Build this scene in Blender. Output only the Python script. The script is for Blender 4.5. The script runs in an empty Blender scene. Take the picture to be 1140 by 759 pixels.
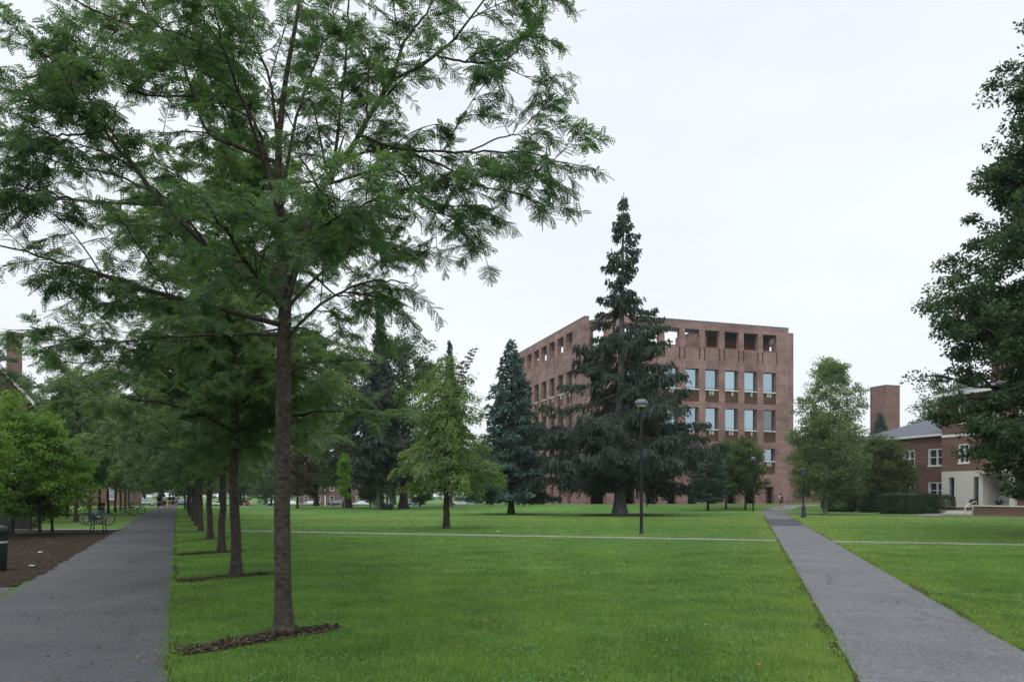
import bpy, bmesh, math, random
import numpy as np
from mathutils import Vector, Matrix
R = math.radians
HAZE = 0.0002
PI = math.pi
F = 850.0; HORIZ = 551.0; EYE = 1.65
scene = bpy.context.scene
col = scene.collection
rnd = random.Random(7)

# ------------------------------------------------------------------ terrain
def sst(a, b, x):
    t = min(1.0, max(0.0, (x - a) / (b - a)))
    return t * t * (3 - 2 * t)
def hz(x, y):
    e = sst(-16, 2, x)
    lib = 0.46 * sst(84, 97, y) * e
    house = 0.30 * sst(62, 74, y) * sst(33, 40, x)
    drop = -1.4 * sst(112, 205, y) * (1 - e * (1 - sst(150, 220, y)))
    return max(lib, house) + drop
def at(u, Y):
    return ((u - 570.0) / F * Y, Y)
def zat(v, Y):
    return EYE + (HORIZ - v) / F * Y
def ground(u, v):
    Y = EYE * F / max(0.5, v - HORIZ)
    return at(u, Y)

# ------------------------------------------------------------------ materials
MATS = {}
def new_mat(name):
    m = bpy.data.materials.new(name); m.use_nodes = True
    nt = m.node_tree; nt.nodes.clear()
    out = nt.nodes.new('ShaderNodeOutputMaterial')
    return m, nt, out
def N(nt, typ, **kw):
    n = nt.nodes.new(typ)
    for k, v in kw.items():
        if k in n.inputs: n.inputs[k].default_value = v
        else: setattr(n, k, v)
    return n
def ramp(nt, fac, stops):
    r = nt.nodes.new('ShaderNodeValToRGB')
    el = r.color_ramp.elements
    while len(el) < len(stops): el.new(0.5)
    for e, (p, c) in zip(el, stops):
        e.position = p; e.color = (c[0], c[1], c[2], 1)
    nt.links.new(fac, r.inputs['Fac'])
    return r.outputs['Color']
def mixc(nt, fac, a, b, blend='MIX'):
    n = nt.nodes.new('ShaderNodeMix'); n.data_type = 'RGBA'; n.blend_type = blend
    for sock, v in ((n.inputs[0], fac), (n.inputs[6], a), (n.inputs[7], b)):
        if hasattr(v, 'is_output'): nt.links.new(v, sock)
        elif isinstance(v, (int, float)): sock.default_value = v
        else: sock.default_value = (v[0], v[1], v[2], 1)
    return n.outputs[2]
def noise(nt, vec, scale, detail=4, rough=0.55):
    n = N(nt, 'ShaderNodeTexNoise', Scale=scale, Detail=detail, Roughness=rough)
    if vec is not None: nt.links.new(vec, n.inputs['Vector'])
    return n.outputs['Fac']
def bump(nt, h, strength, dist):
    b = N(nt, 'ShaderNodeBump', Strength=strength, Distance=dist)
    nt.links.new(h, b.inputs['Height'])
    return b.outputs['Normal']
def principled(nt, out, color, rough=0.7, normal=None, metallic=0.0, spec=0.3):
    p = N(nt, 'ShaderNodeBsdfPrincipled', Roughness=rough, Metallic=metallic)
    p.inputs['Specular IOR Level'].default_value = spec
    if hasattr(color, 'is_output'): nt.links.new(color, p.inputs['Base Color'])
    else: p.inputs['Base Color'].default_value = (*color[:3], 1)
    if normal is not None: nt.links.new(normal, p.inputs['Normal'])
    nt.links.new(p.outputs[0], out.inputs['Surface'])
    return p
def plain(name, c, rough=0.6, metallic=0.0, var=0.18, scale=6.0, spec=0.3):
    if name in MATS: return MATS[name]
    m, nt, out = new_mat(name)
    tc = N(nt, 'ShaderNodeTexCoord')
    f = noise(nt, tc.outputs['Object'], scale, 5)
    d = tuple(max(0, x * (1 - var)) for x in c); l = tuple(x * (1 + var) for x in c)
    cc = ramp(nt, f, [(0.3, d), (0.7, l)])
    principled(nt, out, cc, rough, None, metallic, spec)
    MATS[name] = m; return m
def leafmat(name, c_dark, c_light, trans=0.35, rough=0.5, accent=None, accent_amt=0.0, wear=False):
    m, nt, out = new_mat(name)
    g = N(nt, 'ShaderNodeNewGeometry')
    tc = N(nt, 'ShaderNodeTexCoord')
    f = noise(nt, tc.outputs['Object'], 0.9, 3)
    cA = ramp(nt, g.outputs['Random Per Island'], [(0.0, c_dark), (1.0, c_light)])
    big = ramp(nt, f, [(0.35, (0.72, 0.78, 0.8)), (0.65, (1.22, 1.18, 1.05))])
    c = mixc(nt, 1.0, cA, big, 'MULTIPLY')
    if accent is not None:
        mth = N(nt, 'ShaderNodeMath', operation='GREATER_THAN'); mth.inputs[1].default_value = 1 - accent_amt
        w = N(nt, 'ShaderNodeTexWhiteNoise', noise_dimensions='1D')
        nt.links.new(g.outputs['Random Per Island'], w.inputs['W'])
        nt.links.new(w.outputs['Value'], mth.inputs[0])
        c = mixc(nt, mth.outputs[0], c, accent)
    if wear: c = mixc(nt, 1.0, c, ramp(nt, noise(nt, tc.outputs['Object'], .13, 5, .65), [(.35, (.70, .76, .74)), (.65, (1.28, 1.2, 1.1))]), 'MULTIPLY')
    if wear: c = mixc(nt, pathwear(nt, tc.outputs['Object']), c, (0.22, 0.29, 0.065))
    p = N(nt, 'ShaderNodeBsdfPrincipled', Roughness=rough)
    p.inputs['Specular IOR Level'].default_value = 0.35
    nt.links.new(c, p.inputs['Base Color'])
    t = N(nt, 'ShaderNodeBsdfTranslucent')
    tcol = mixc(nt, 1.0, c, (1.25, 1.35, 0.6), 'MULTIPLY')
    nt.links.new(tcol, t.inputs['Color'])
    mx = N(nt, 'ShaderNodeMixShader'); mx.inputs[0].default_value = trans
    nt.links.new(p.outputs[0], mx.inputs[1]); nt.links.new(t.outputs[0], mx.inputs[2])
    nt.links.new(mx.outputs[0], out.inputs['Surface'])
    MATS[name] = m; return m
def barkmat(name, c_dark, c_light, scale=14, stretch=0.2):
    m, nt, out = new_mat(name)
    tc = N(nt, 'ShaderNodeTexCoord')
    mp = N(nt, 'ShaderNodeMapping'); mp.inputs['Scale'].default_value = (1, 1, stretch)
    nt.links.new(tc.outputs['Object'], mp.inputs['Vector'])
    f = noise(nt, mp.outputs[0], scale, 6, 0.65)
    f2 = noise(nt, tc.outputs['Object'], 3.0, 4)
    c = ramp(nt, f, [(0.32, c_dark), (0.68, c_light)])
    lich = ramp(nt, f2, [(0.56, (0, 0, 0)), (0.72, (1, 1, 1))])
    c = mixc(nt, lich, c, tuple(x * 1.25 for x in (c_light[0], c_light[1] * 1.03, c_light[2])))
    principled(nt, out, c, 0.9, bump(nt, f, 0.8, 0.02), 0, 0.15)
    MATS[name] = m; return m
def brickmat(name, c1, c2, mortar, stains=True, var=0.35):
    m, nt, out = new_mat(name)
    uv = N(nt, 'ShaderNodeUVMap', uv_map='UVMap')
    b = N(nt, 'ShaderNodeTexBrick', Scale=1.0)
    b.inputs['Color1'].default_value = (*c1, 1); b.inputs['Color2'].default_value = (*c2, 1)
    b.inputs['Mortar'].default_value = (*mortar, 1)
    b.inputs['Mortar Size'].default_value = 0.010; b.inputs['Bias'].default_value = -0.1
    b.inputs['Brick Width'].default_value = 0.22; b.inputs['Row Height'].default_value = 0.075
    nt.links.new(uv.outputs[0], b.inputs['Vector'])
    f = noise(nt, uv.outputs[0], 0.35, 6, 0.65)
    mp = N(nt, 'ShaderNodeMapping'); mp.inputs['Scale'].default_value = (1.3, 6.0, 1)
    nt.links.new(uv.outputs[0], mp.inputs['Vector'])
    f3 = noise(nt, mp.outputs[0], 1.0, 4, 0.6)
    big = ramp(nt, f, [(0.3, (1 - var,) * 3), (0.7, (1 + var,) * 3)])
    c = mixc(nt, 1.0, b.outputs['Color'], big, 'MULTIPLY')
    mp4 = N(nt, 'ShaderNodeMapping'); mp4.inputs['Scale'].default_value = (.07, .75, 1); nt.links.new(uv.outputs[0], mp4.inputs['Vector'])
    c = mixc(nt, 1.0, c, ramp(nt, noise(nt, mp4.outputs[0], 1.0, 5, .6), [(.32, (.78, .76, .76)), (.68, (1.2, 1.2, 1.2))]), 'MULTIPLY')
    rows = ramp(nt, f3, [(0.3, (0.82, 0.8, 0.8)), (0.7, (1.15, 1.15, 1.18))])
    c = mixc(nt, 1.0, c, rows, 'MULTIPLY')
    if stains:
        mp2 = N(nt, 'ShaderNodeMapping'); mp2.inputs['Scale'].default_value = (2.2, 0.16, 1)
        nt.links.new(uv.outputs[0], mp2.inputs['Vector'])
        f2 = noise(nt, mp2.outputs[0], 1.4, 3, 0.5)
        s = ramp(nt, f2, [(0.60, (0, 0, 0)), (0.74, (0.45,) * 3)])
        c = mixc(nt, s, c, (0.45, 0.4, 0.38))
    principled(nt, out, c, 0.88, bump(nt, b.outputs['Fac'], -0.3, 0.006), 0, 0.2)
    MATS[name] = m; return m

# trodden, yellower grass along the narrow path and in loose patches
def pathwear(nt, P):
    sp = N(nt, 'ShaderNodeSeparateXYZ'); nt.links.new(P, sp.inputs[0])
    def M(op, a, b=None):
        n = N(nt, 'ShaderNodeMath', operation=op)
        for i, v in enumerate((a, b)):
            if v is None: continue
            if hasattr(v, 'is_output'): nt.links.new(v, n.inputs[i])
            else: n.inputs[i].default_value = v
        return n.outputs[0]
    d = M('ABSOLUTE', M('SUBTRACT', M('SUBTRACT', sp.outputs['X'], M('MULTIPLY', sp.outputs['Y'], .3155)), 1.886))
    e = ramp(nt, M('DIVIDE', d, 10.0), [(.09, (1, 1, 1)), (.26, (0, 0, 0))])
    n1 = ramp(nt, noise(nt, P, .9, 4, .6), [(.35, (.08,) * 3), (.65, (.7,) * 3)])
    w = mixc(nt, 1.0, e, n1, 'MULTIPLY')
    bd = ramp(nt, M('DIVIDE', M('ABSOLUTE', M('SUBTRACT', sp.outputs['Y'], 54.0)), 20.0), [(.15, (1, 1, 1)), (.55, (0, 0, 0))])
    n2 = ramp(nt, noise(nt, P, .16, 5, .65), [(.40, (0, 0, 0)), (.62, (.75,) * 3)])
    w = mixc(nt, 1.0, w, mixc(nt, 1.0, bd, n2, 'MULTIPLY'), 'ADD')
    pt = ramp(nt, noise(nt, P, .38, 5, .7), [(.60, (0, 0, 0)), (.74, (.5,) * 3)])
    return mixc(nt, 1.0, w, pt, 'ADD')
# grass sheet
def grassmat():
    m, nt, out = new_mat('lawn_grass')
    tc = N(nt, 'ShaderNodeTexCoord'); P = tc.outputs['Object']
    big = noise(nt, P, 0.09, 4, 0.6)
    mid = noise(nt, P, 0.8, 5, 0.65)
    fine = noise(nt, P, 22.0, 5, 0.75)
    mp = N(nt, 'ShaderNodeMapping'); mp.inputs['Scale'].default_value = (0.045, 0.32, 1)
    mp.inputs['Rotation'].default_value = (0, 0, R(18))
    nt.links.new(P, mp.inputs['Vector'])
    stripe = noise(nt, mp.outputs[0], 1.0, 3, 0.5)
    c = ramp(nt, mid, [(0.3, (0.046, 0.124, 0.022)), (0.5, (0.076, 0.176, 0.033)), (0.72, (0.134, 0.24, 0.050))])
    yel = ramp(nt, stripe, [(0.54, (0, 0, 0)), (0.72, (0.6,) * 3)])
    c = mixc(nt, yel, c, (0.14, 0.17, 0.03))
    c = mixc(nt, pathwear(nt, P), c, (0.165, 0.215, 0.045))
    bg = ramp(nt, big, [(0.35, (0.72, 0.78, 0.74)), (0.65, (1.26, 1.18, 1.1))])
    c = mixc(nt, 1.0, c, bg, 'MULTIPLY')
    fn = ramp(nt, fine, [(0.3, (0.55, 0.6, 0.55)), (0.7, (1.4, 1.35, 1.3))])
    c = mixc(nt, 1.0, c, fn, 'MULTIPLY')
    principled(nt, out, c, 0.85, bump(nt, fine, 0.9, 0.05), 0, 0.2)
    return m
def asphaltmat(name, base, light, speck=0.5):
    m, nt, out = new_mat(name)
    tc = N(nt, 'ShaderNodeTexCoord'); P = tc.outputs['Object']
    f = noise(nt, P, 42.0, 4, 0.85)
    f2 = noise(nt, P, 0.7, 5, 0.6)
    v = N(nt, 'ShaderNodeTexVoronoi', Scale=34.0); nt.links.new(P, v.inputs['Vector'])
    c = ramp(nt, f, [(0.34, tuple(x * .62 for x in base)), (0.5, tuple((x + y) / 2 for x, y in zip(base, light))), (0.68, tuple(x * 1.5 for x in light))])
    w = ramp(nt, v.outputs['Distance'], [(0.08, (1.35,) * 3), (0.3, (0.92,) * 3)])
    c = mixc(nt, speck, c, mixc(nt, 1.0, c, w, 'MULTIPLY'))
    b = ramp(nt, f2, [(0.3, (0.8, 0.8, 0.82)), (0.7, (1.18, 1.18, 1.16))])
    c = mixc(nt, 1.0, c, b, 'MULTIPLY')
    ds = N(nt, 'ShaderNodeTexNoise', Scale=1.1, Detail=4.0); nt.links.new(P, ds.inputs['Vector'])
    dv = mixc(nt, .12, P, ds.outputs['Color'], 'LINEAR_LIGHT')
    cr = N(nt, 'ShaderNodeTexVoronoi', Scale=.33, feature='DISTANCE_TO_EDGE'); nt.links.new(dv, cr.inputs['Vector'])
    k = ramp(nt, cr.outputs['Distance'], [(0.0, (.6,) * 3), (0.004, (.75,) * 3), (0.008, (1, 1, 1))])
    gate = ramp(nt, noise(nt, P, .22, 3), [(.46, (0, 0, 0)), (.6, (1, 1, 1))])
    c = mixc(nt, gate, c, mixc(nt, 1.0, c, k, 'MULTIPLY'))
    st = ramp(nt, noise(nt, P, 1.9, 6, .7), [(.56, (1, 1, 1)), (.68, (.72, .72, .74))])
    c = mixc(nt, 1.0, c, st, 'MULTIPLY')
    principled(nt, out, c, 0.75, bump(nt, f, 0.6, 0.008), 0, 0.35)
    return m
def mulchmat():
    m, nt, out = new_mat('bark_mulch')
    tc = N(nt, 'ShaderNodeTexCoord'); P = tc.outputs['Object']
    v = N(nt, 'ShaderNodeTexVoronoi', Scale=28.0); nt.links.new(P, v.inputs['Vector'])
    f = noise(nt, P, 1.2, 5, 0.6)
    c = ramp(nt, v.outputs['Color'], [(0.2, (0.018, 0.013, 0.010)), (0.6, (0.042, 0.030, 0.022)), (0.95, (0.10, 0.076, 0.055))])
    b = ramp(nt, f, [(0.35, (0.75,) * 3), (0.7, (1.3, 1.25, 1.15))])
    c = mixc(nt, 1.0, c, b, 'MULTIPLY')
    principled(nt, out, c, 0.95, bump(nt, v.outputs['Distance'], 0.9, 0.03), 0, 0.1)
    return m
def glassmat(name, tint, refl, base):
    m, nt, out = new_mat(name)
    d = N(nt, 'ShaderNodeBsdfPrincipled', Roughness=0.3)
    d.inputs['Base Color'].default_value = (*base, 1)
    g = N(nt, 'ShaderNodeBsdfGlossy', Roughness=0.03)
    oi = N(nt, 'ShaderNodeObjectInfo'); v_ = ramp(nt, oi.outputs['Random'], [(0, tuple(x * .72 for x in tint)), (1, tuple(min(1, x * 1.12) for x in tint))])
    nt.links.new(v_, g.inputs['Color'])
    mx = N(nt, 'ShaderNodeMixShader'); mx.inputs[0].default_value = refl
    nt.links.new(d.outputs[0], mx.inputs[1]); nt.links.new(g.outputs[0], mx.inputs[2])
    nt.links.new(mx.outputs[0], out.inputs['Surface'])
    MATS[name] = m; return m

M_GRASS = grassmat()
M_ASPH = asphaltmat('path_asphalt', (0.042, 0.045, 0.050), (0.092, 0.096, 0.103))
M_ASPHR = asphaltmat('worn_asphalt', (0.072, 0.075, 0.081), (0.158, 0.162, 0.170))
M_ASPHD = asphaltmat('fresh_asphalt', (0.028, 0.03, 0.034), (0.058, 0.06, 0.066))
M_CONC = asphaltmat('concrete_walk', (0.15, 0.147, 0.14), (0.24, 0.235, 0.225), 0.2)
M_MULCH = mulchmat()
M_BRICK = brickmat('library_brick', (0.225, 0.122, 0.108), (0.34, 0.195, 0.174), (0.32, 0.27, 0.25))
M_BRICK2 = brickmat('hall_brick', (0.135, 0.068, 0.057), (0.18, 0.095, 0.08), (0.22, 0.17, 0.15), False, 0.2)
M_BRICK3 = brickmat('tower_brick', (0.2, 0.105, 0.085), (0.25, 0.135, 0.11), (0.25, 0.2, 0.18), False, 0.2)
M_TRIM = plain('white_trim_paint', (0.72, 0.72, 0.70), 0.5, var=0.05)
M_CREAM = plain('cream_stone', (0.56, 0.545, 0.50), 0.7, var=0.07)
M_ORANGE = plain('terracotta_ledge', (0.30, 0.085, 0.045), 0.7)
M_SLATE = plain('slate_roof', (0.10, 0.11, 0.135), 0.7, scale=3, var=0.3)
M_COPING = plain('coping_metal', (0.16, 0.19, 0.20), 0.5, 0.2)
M_TEAK = plain('teak_panel', (0.10, 0.055, 0.035), 0.6, scale=4, var=0.3)
M_DOOR = plain('oak_door', (0.22, 0.075, 0.035), 0.5, var=0.25)
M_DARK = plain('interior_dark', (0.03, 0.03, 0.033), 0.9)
M_STEEL = plain('black_steel', (0.012, 0.013, 0.015), 0.45, 0.3, spec=0.5)
M_DGREEN = plain('green_bin_plastic', (0.012, 0.025, 0.02), 0.5)
M_GLASS = glassmat('library_glass', (0.42, 0.545, 0.60), 0.80, (0.03, 0.05, 0.06))
M_GLASSD = glassmat('dark_glass', (0.6, 0.68, 0.72), 0.35, (0.02, 0.025, 0.03))
M_FROST = plain('frosted_shade', (0.13, 0.125, 0.16), 0.4, var=0.05)
M_WOOD = plain('white_blind', (0.50, 0.51, 0.52), 0.6, var=0.04)

# ------------------------------------------------------------------ object helpers
def tag(o, label=None, cat=None, group=None, kind=None):
    if label: o['label'] = label
    if cat: o['category'] = cat
    if group: o['group'] = group
    if kind: o['kind'] = kind
    return o
def empty(name, loc=(0, 0, 0), rz=0.0, label=None, cat=None, group=None):
    o = bpy.data.objects.new(name, None); col.objects.link(o)
    o.location = loc; o.rotation_euler = (0, 0, rz); o.empty_display_size = 0.3
    return tag(o, label, cat, group)
def copy_tree(o, parent=None):
    c = o.copy(); col.objects.link(c)
    if parent is not None: c.parent = parent
    for ch in list(o.children): copy_tree(ch, c)
    return c
def link_mesh(name, me, mats, parent=None):
    o = bpy.data.objects.new(name, me); col.objects.link(o)
    for m in (mats if isinstance(mats, (list, tuple)) else [mats]): me.materials.append(m)
    if parent is not None: o.parent = parent
    return o
def mesh_np(name, V, Fq, smooth=False):
    V = np.asarray(V, np.float32).reshape(-1, 3); Fq = np.asarray(Fq, np.int32)
    k = Fq.shape[1]; n = Fq.shape[0]
    me = bpy.data.meshes.new(name)
    me.vertices.add(len(V)); me.vertices.foreach_set('co', V.ravel())
    me.loops.add(n * k); me.loops.foreach_set('vertex_index', Fq.ravel())
    me.polygons.add(n); me.polygons.foreach_set('loop_start', np.arange(0, n * k, k, dtype=np.int32))
    if smooth: me.polygons.foreach_set('use_smooth', np.ones(n, bool))
    me.update(calc_edges=True); me.validate()
    return me

class MB:
    def __init__(s): s.v = []; s.f = []; s.m = []; s.sm = []; s.cm = 0
    def face(s, pts, smooth=False):
        b = len(s.v); s.v += [tuple(p) for p in pts]; s.f.append(tuple(range(b, b + len(pts)))); s.m.append(s.cm); s.sm.append(smooth)
    def raw(s, V, Fs, smooth=True):
        b = len(s.v); s.v += [tuple(map(float, p)) for p in V]
        for f in Fs: s.f.append(tuple(int(i) + b for i in f)); s.m.append(s.cm); s.sm.append(smooth)
    def box(s, x0, x1, y0, y1, z0, z1, bev=0.0, frame=None):
        bm = bmesh.new(); bmesh.ops.create_cube(bm, size=1)
        for v in bm.verts:
            v.co = Vector((x0 + (v.co.x + .5) * (x1 - x0), y0 + (v.co.y + .5) * (y1 - y0), z0 + (v.co.z + .5) * (z1 - z0)))
        if bev > 0: bmesh.ops.bevel(bm, geom=list(bm.edges), offset=bev, segments=2, affect='EDGES', profile=0.5)
        if frame is not None: bmesh.ops.transform(bm, matrix=frame, verts=bm.verts)
        bm.verts.index_update()
        s.raw([v.co[:] for v in bm.verts], [[v.index for v in f.verts] for f in bm.faces], False); bm.free()
    def tube(s, pts, rad, sides=8, cap=True):
        V, Fq = tube_np(pts, rad, sides)
        b = len(s.v); s.raw(V, Fq, True)
        if cap:
            n = len(pts)
            s.f.append(tuple(b + i for i in range(sides))[::-1]); s.m.append(s.cm); s.sm.append(False)
            s.f.append(tuple(b + (n - 1) * sides + i for i in range(sides))); s.m.append(s.cm); s.sm.append(False)
    def lathe(s, prof, sides=20, center=(0, 0, 0)):
        V = []; Fq = []
        for r, z in prof:
            for i in range(sides):
                a = 2 * PI * i / sides; V.append((center[0] + r * math.cos(a), center[1] + r * math.sin(a), center[2] + z))
        for j in range(len(prof) - 1):
            for i in range(sides):
                k = (i + 1) % sides; Fq.append((j * sides + i, j * sides + k, (j + 1) * sides + k, (j + 1) * sides + i))
        s.raw(V, Fq, True)
    def prism(s, poly, y0, y1, axis='y'):
        # polygon in xz extruded along y
        A = [(x, y0, z) for x, z in poly]; B = [(x, y1, z) for x, z in poly]
        s.face(A); s.face(B[::-1]); n = len(poly)
        for i in range(n):
            j = (i + 1) % n; s.face([A[j], A[i], B[i], B[j]])
    def build(s, name, mats, parent=None):
        me = bpy.data.meshes.new(name); me.from_pydata(s.v, [], s.f)
        me.polygons.foreach_set('material_index', s.m); me.polygons.foreach_set('use_smooth', s.sm)
        uvl = me.uv_layers.new(name='UVMap')
        me.update()
        for p in me.polygons:
            n = p.normal
            if abs(n.z) > 0.75: tx = None
            else:
                L = math.hypot(n.x, n.y) or 1; tx = (-n.y / L, n.x / L)
            for li in p.loop_indices:
                c = me.vertices[me.loops[li].vertex_index].co
                uvl.data[li].uv = (c.x, c.y) if tx is None else (c.x * tx[0] + c.y * tx[1], c.z)
        o = link_mesh(name, me, mats, parent)
        return o
    def facade(s, org, ax, nrm, L, z0, z1, ops, th, s0=0.0):
        # wall panel along ax with rectangular openings and real thickness; nrm points outwards
        ax = Vector(ax); nr = Vector(nrm); o = Vector(org)
        ss = sorted(set([s0, L] + [v for a in ops for v in (a[0], a[1]) if s0 < v < L]))
        zs = sorted(set([z0, z1] + [v for a in ops for v in (a[2], a[3]) if z0 < v < z1]))
        def solid(i, j):
            if i < 0 or j < 0 or i >= len(ss) - 1 or j >= len(zs) - 1: return False
            cs = (ss[i] + ss[i + 1]) / 2; cz = (zs[j] + zs[j + 1]) / 2
            return not any(a[0] < cs < a[1] and a[2] < cz < a[3] for a in ops)
        def P(x, z, d): return o + ax * x - nr * d + Vector((0, 0, z))
        flip = ax.cross(Vector((0, 0, 1))).dot(nr) < 0
        def q(a, b, c, d):
            s.face([d, c, b, a] if flip else [a, b, c, d])
        for i in range(len(ss) - 1):
            for j in range(len(zs) - 1):
                if not solid(i, j): continue
                a, b, c, d = ss[i], ss[i + 1], zs[j], zs[j + 1]
                q(P(a, c, 0), P(b, c, 0), P(b, d, 0), P(a, d, 0))
                q(P(a, d, th), P(b, d, th), P(b, c, th), P(a, c, th))
                if not solid(i - 1, j): q(P(a, c, th), P(a, c, 0), P(a, d, 0), P(a, d, th))
                if not solid(i + 1, j): q(P(b, c, 0), P(b, c, th), P(b, d, th), P(b, d, 0))
                if not solid(i, j + 1): q(P(a, d, 0), P(b, d, 0), P(b, d, th), P(a, d, th))
                if not solid(i, j - 1): q(P(a, c, th), P(b, c, th), P(b, c, 0), P(a, c, 0))

def tube_np(pts, rad, sides=6):
    P = np.asarray(pts, float); n = len(P)
    rad = np.broadcast_to(np.asarray(rad, float), (n,))
    T = np.gradient(P, axis=0); T /= (np.linalg.norm(T, axis=1, keepdims=True) + 1e-9)
    avg = P[-1] - P[0]; avg = avg / (np.linalg.norm(avg) + 1e-9)
    ref = np.array([1.0, 0, 0]) if abs(avg[0]) < 0.6 else np.array([0, 1.0, 0])
    U = np.cross(T, ref); U /= (np.linalg.norm(U, axis=1, keepdims=True) + 1e-9)
    W = np.cross(T, U)
    a = np.linspace(0, 2 * PI, sides, endpoint=False)
    V = P[:, None, :] + rad[:, None, None] * (np.cos(a)[None, :, None] * U[:, None, :] + np.sin(a)[None, :, None] * W[:, None, :])
    i = np.arange(n - 1)[:, None] * sides; j = np.arange(sides)[None, :]; k = (j + 1) % sides
    Fq = np.stack([i + j, i + k, i + sides + k, i + sides + j], -1).reshape(-1, 4)
    return V.reshape(-1, 3), Fq
class Wood:
    def __init__(s): s.V = []; s.F = []; s.n = 0
    def add(s, pts, rad, sides=6):
        V, Fq = tube_np(pts, rad, sides); s.V.append(V); s.F.append(Fq + s.n); s.n += len(V)
    def mesh(s, name): return mesh_np(name, np.concatenate(s.V), np.concatenate(s.F), True)

def unit(a): return a / (np.linalg.norm(a, axis=-1, keepdims=True) + 1e-9)
def cards(C, D, Nn, length, width, fold=0.0):
    """rhombic leaves: base at C, pointing along D"""
    C = np.asarray(C); D = unit(np.asarray(D)); Nn = np.asarray(Nn)
    S = unit(np.cross(D, Nn)); n = len(C)
    length = np.broadcast_to(np.asarray(length, float), (n,))[:, None]; width = np.broadcast_to(np.asarray(width, float), (n,))[:, None]
    up = unit(np.cross(S, D))
    V = np.stack([C, C + D * length * .45 + S * width * .5 + up * fold * width, C + D * length, C + D * length * .45 - S * width * .5 + up * fold * width], 1)
    return V.reshape(-1, 3)
def quads(nv): return np.arange(nv).reshape(-1, 4)
def bez(p0, p1, p2, n):
    t = np.linspace(0, 1, n)[:, None]
    return (1 - t) ** 2 * np.asarray(p0) + 2 * t * (1 - t) * np.asarray(p1) + t * t * np.asarray(p2)
def resample(pts, n):
    P = np.asarray(pts, float)
    d = np.r_[0, np.cumsum(np.linalg.norm(np.diff(P, axis=0), axis=1))]
    t = np.linspace(0, d[-1], n)
    return np.stack([np.interp(t, d, P[:, i]) for i in range(3)], 1)
def smooth_poly(pts, n):
    """Catmull-Rom through pts"""
    P = np.asarray(pts, float); P = np.vstack([2 * P[0] - P[1], P, 2 * P[-1] - P[-2]])
    out = []; m = len(P) - 3
    for i in range(m):
        t = np.linspace(0, 1, max(2, n // m + 1), endpoint=(i == m - 1))[:, None]
        a, b, c, d = P[i:i + 4]
        out.append(0.5 * ((2 * b) + (-a + c) * t + (2 * a - 5 * b + 4 * c - d) * t ** 2 + (-a + 3 * b - 3 * c + d) * t ** 3))
    return np.vstack(out)

# ------------------------------------------------------------------ tree makers (return trunk mesh, crown mesh; base at origin)
def frond_template(pairs, lw, ll):
    V = []
    for i in range(pairs):
        t = 0.14 + 0.86 * i / (pairs - 1)
        taper = 1.0 - 0.35 * abs(t - 0.5) * 2
        for sgn in (-1, 1):
            base = np.array([t, 0, -0.22 * t * t])
            d = np.array([0.35, sgn * 0.93, -0.25]); d /= np.linalg.norm(d)
            side = np.array([0.93, -sgn * 0.35, 0.1]); L = ll * taper; w = lw
            V += [base, base + d * L * .5 + side * w * .5, base + d * L, base + d * L * .5 - side * w * .5]
    return np.array(V)
def place_fronds(tpl, C, D, scale, g, roll=0.5):
    n = len(C); D = unit(D)
    up = np.tile([0, 0, 1.0], (n, 1)) + g.normal(0, roll, (n, 3))
    S = unit(np.cross(up, D)); U = np.cross(D, S)
    Rm = np.stack([D, S, U], 1)                       # n,3(axis),3
    V = C[:, None, :] + np.einsum('mk,nkj->nmj', tpl, Rm) * scale[:, None, None]
    return V.reshape(-1, 3)

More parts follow.
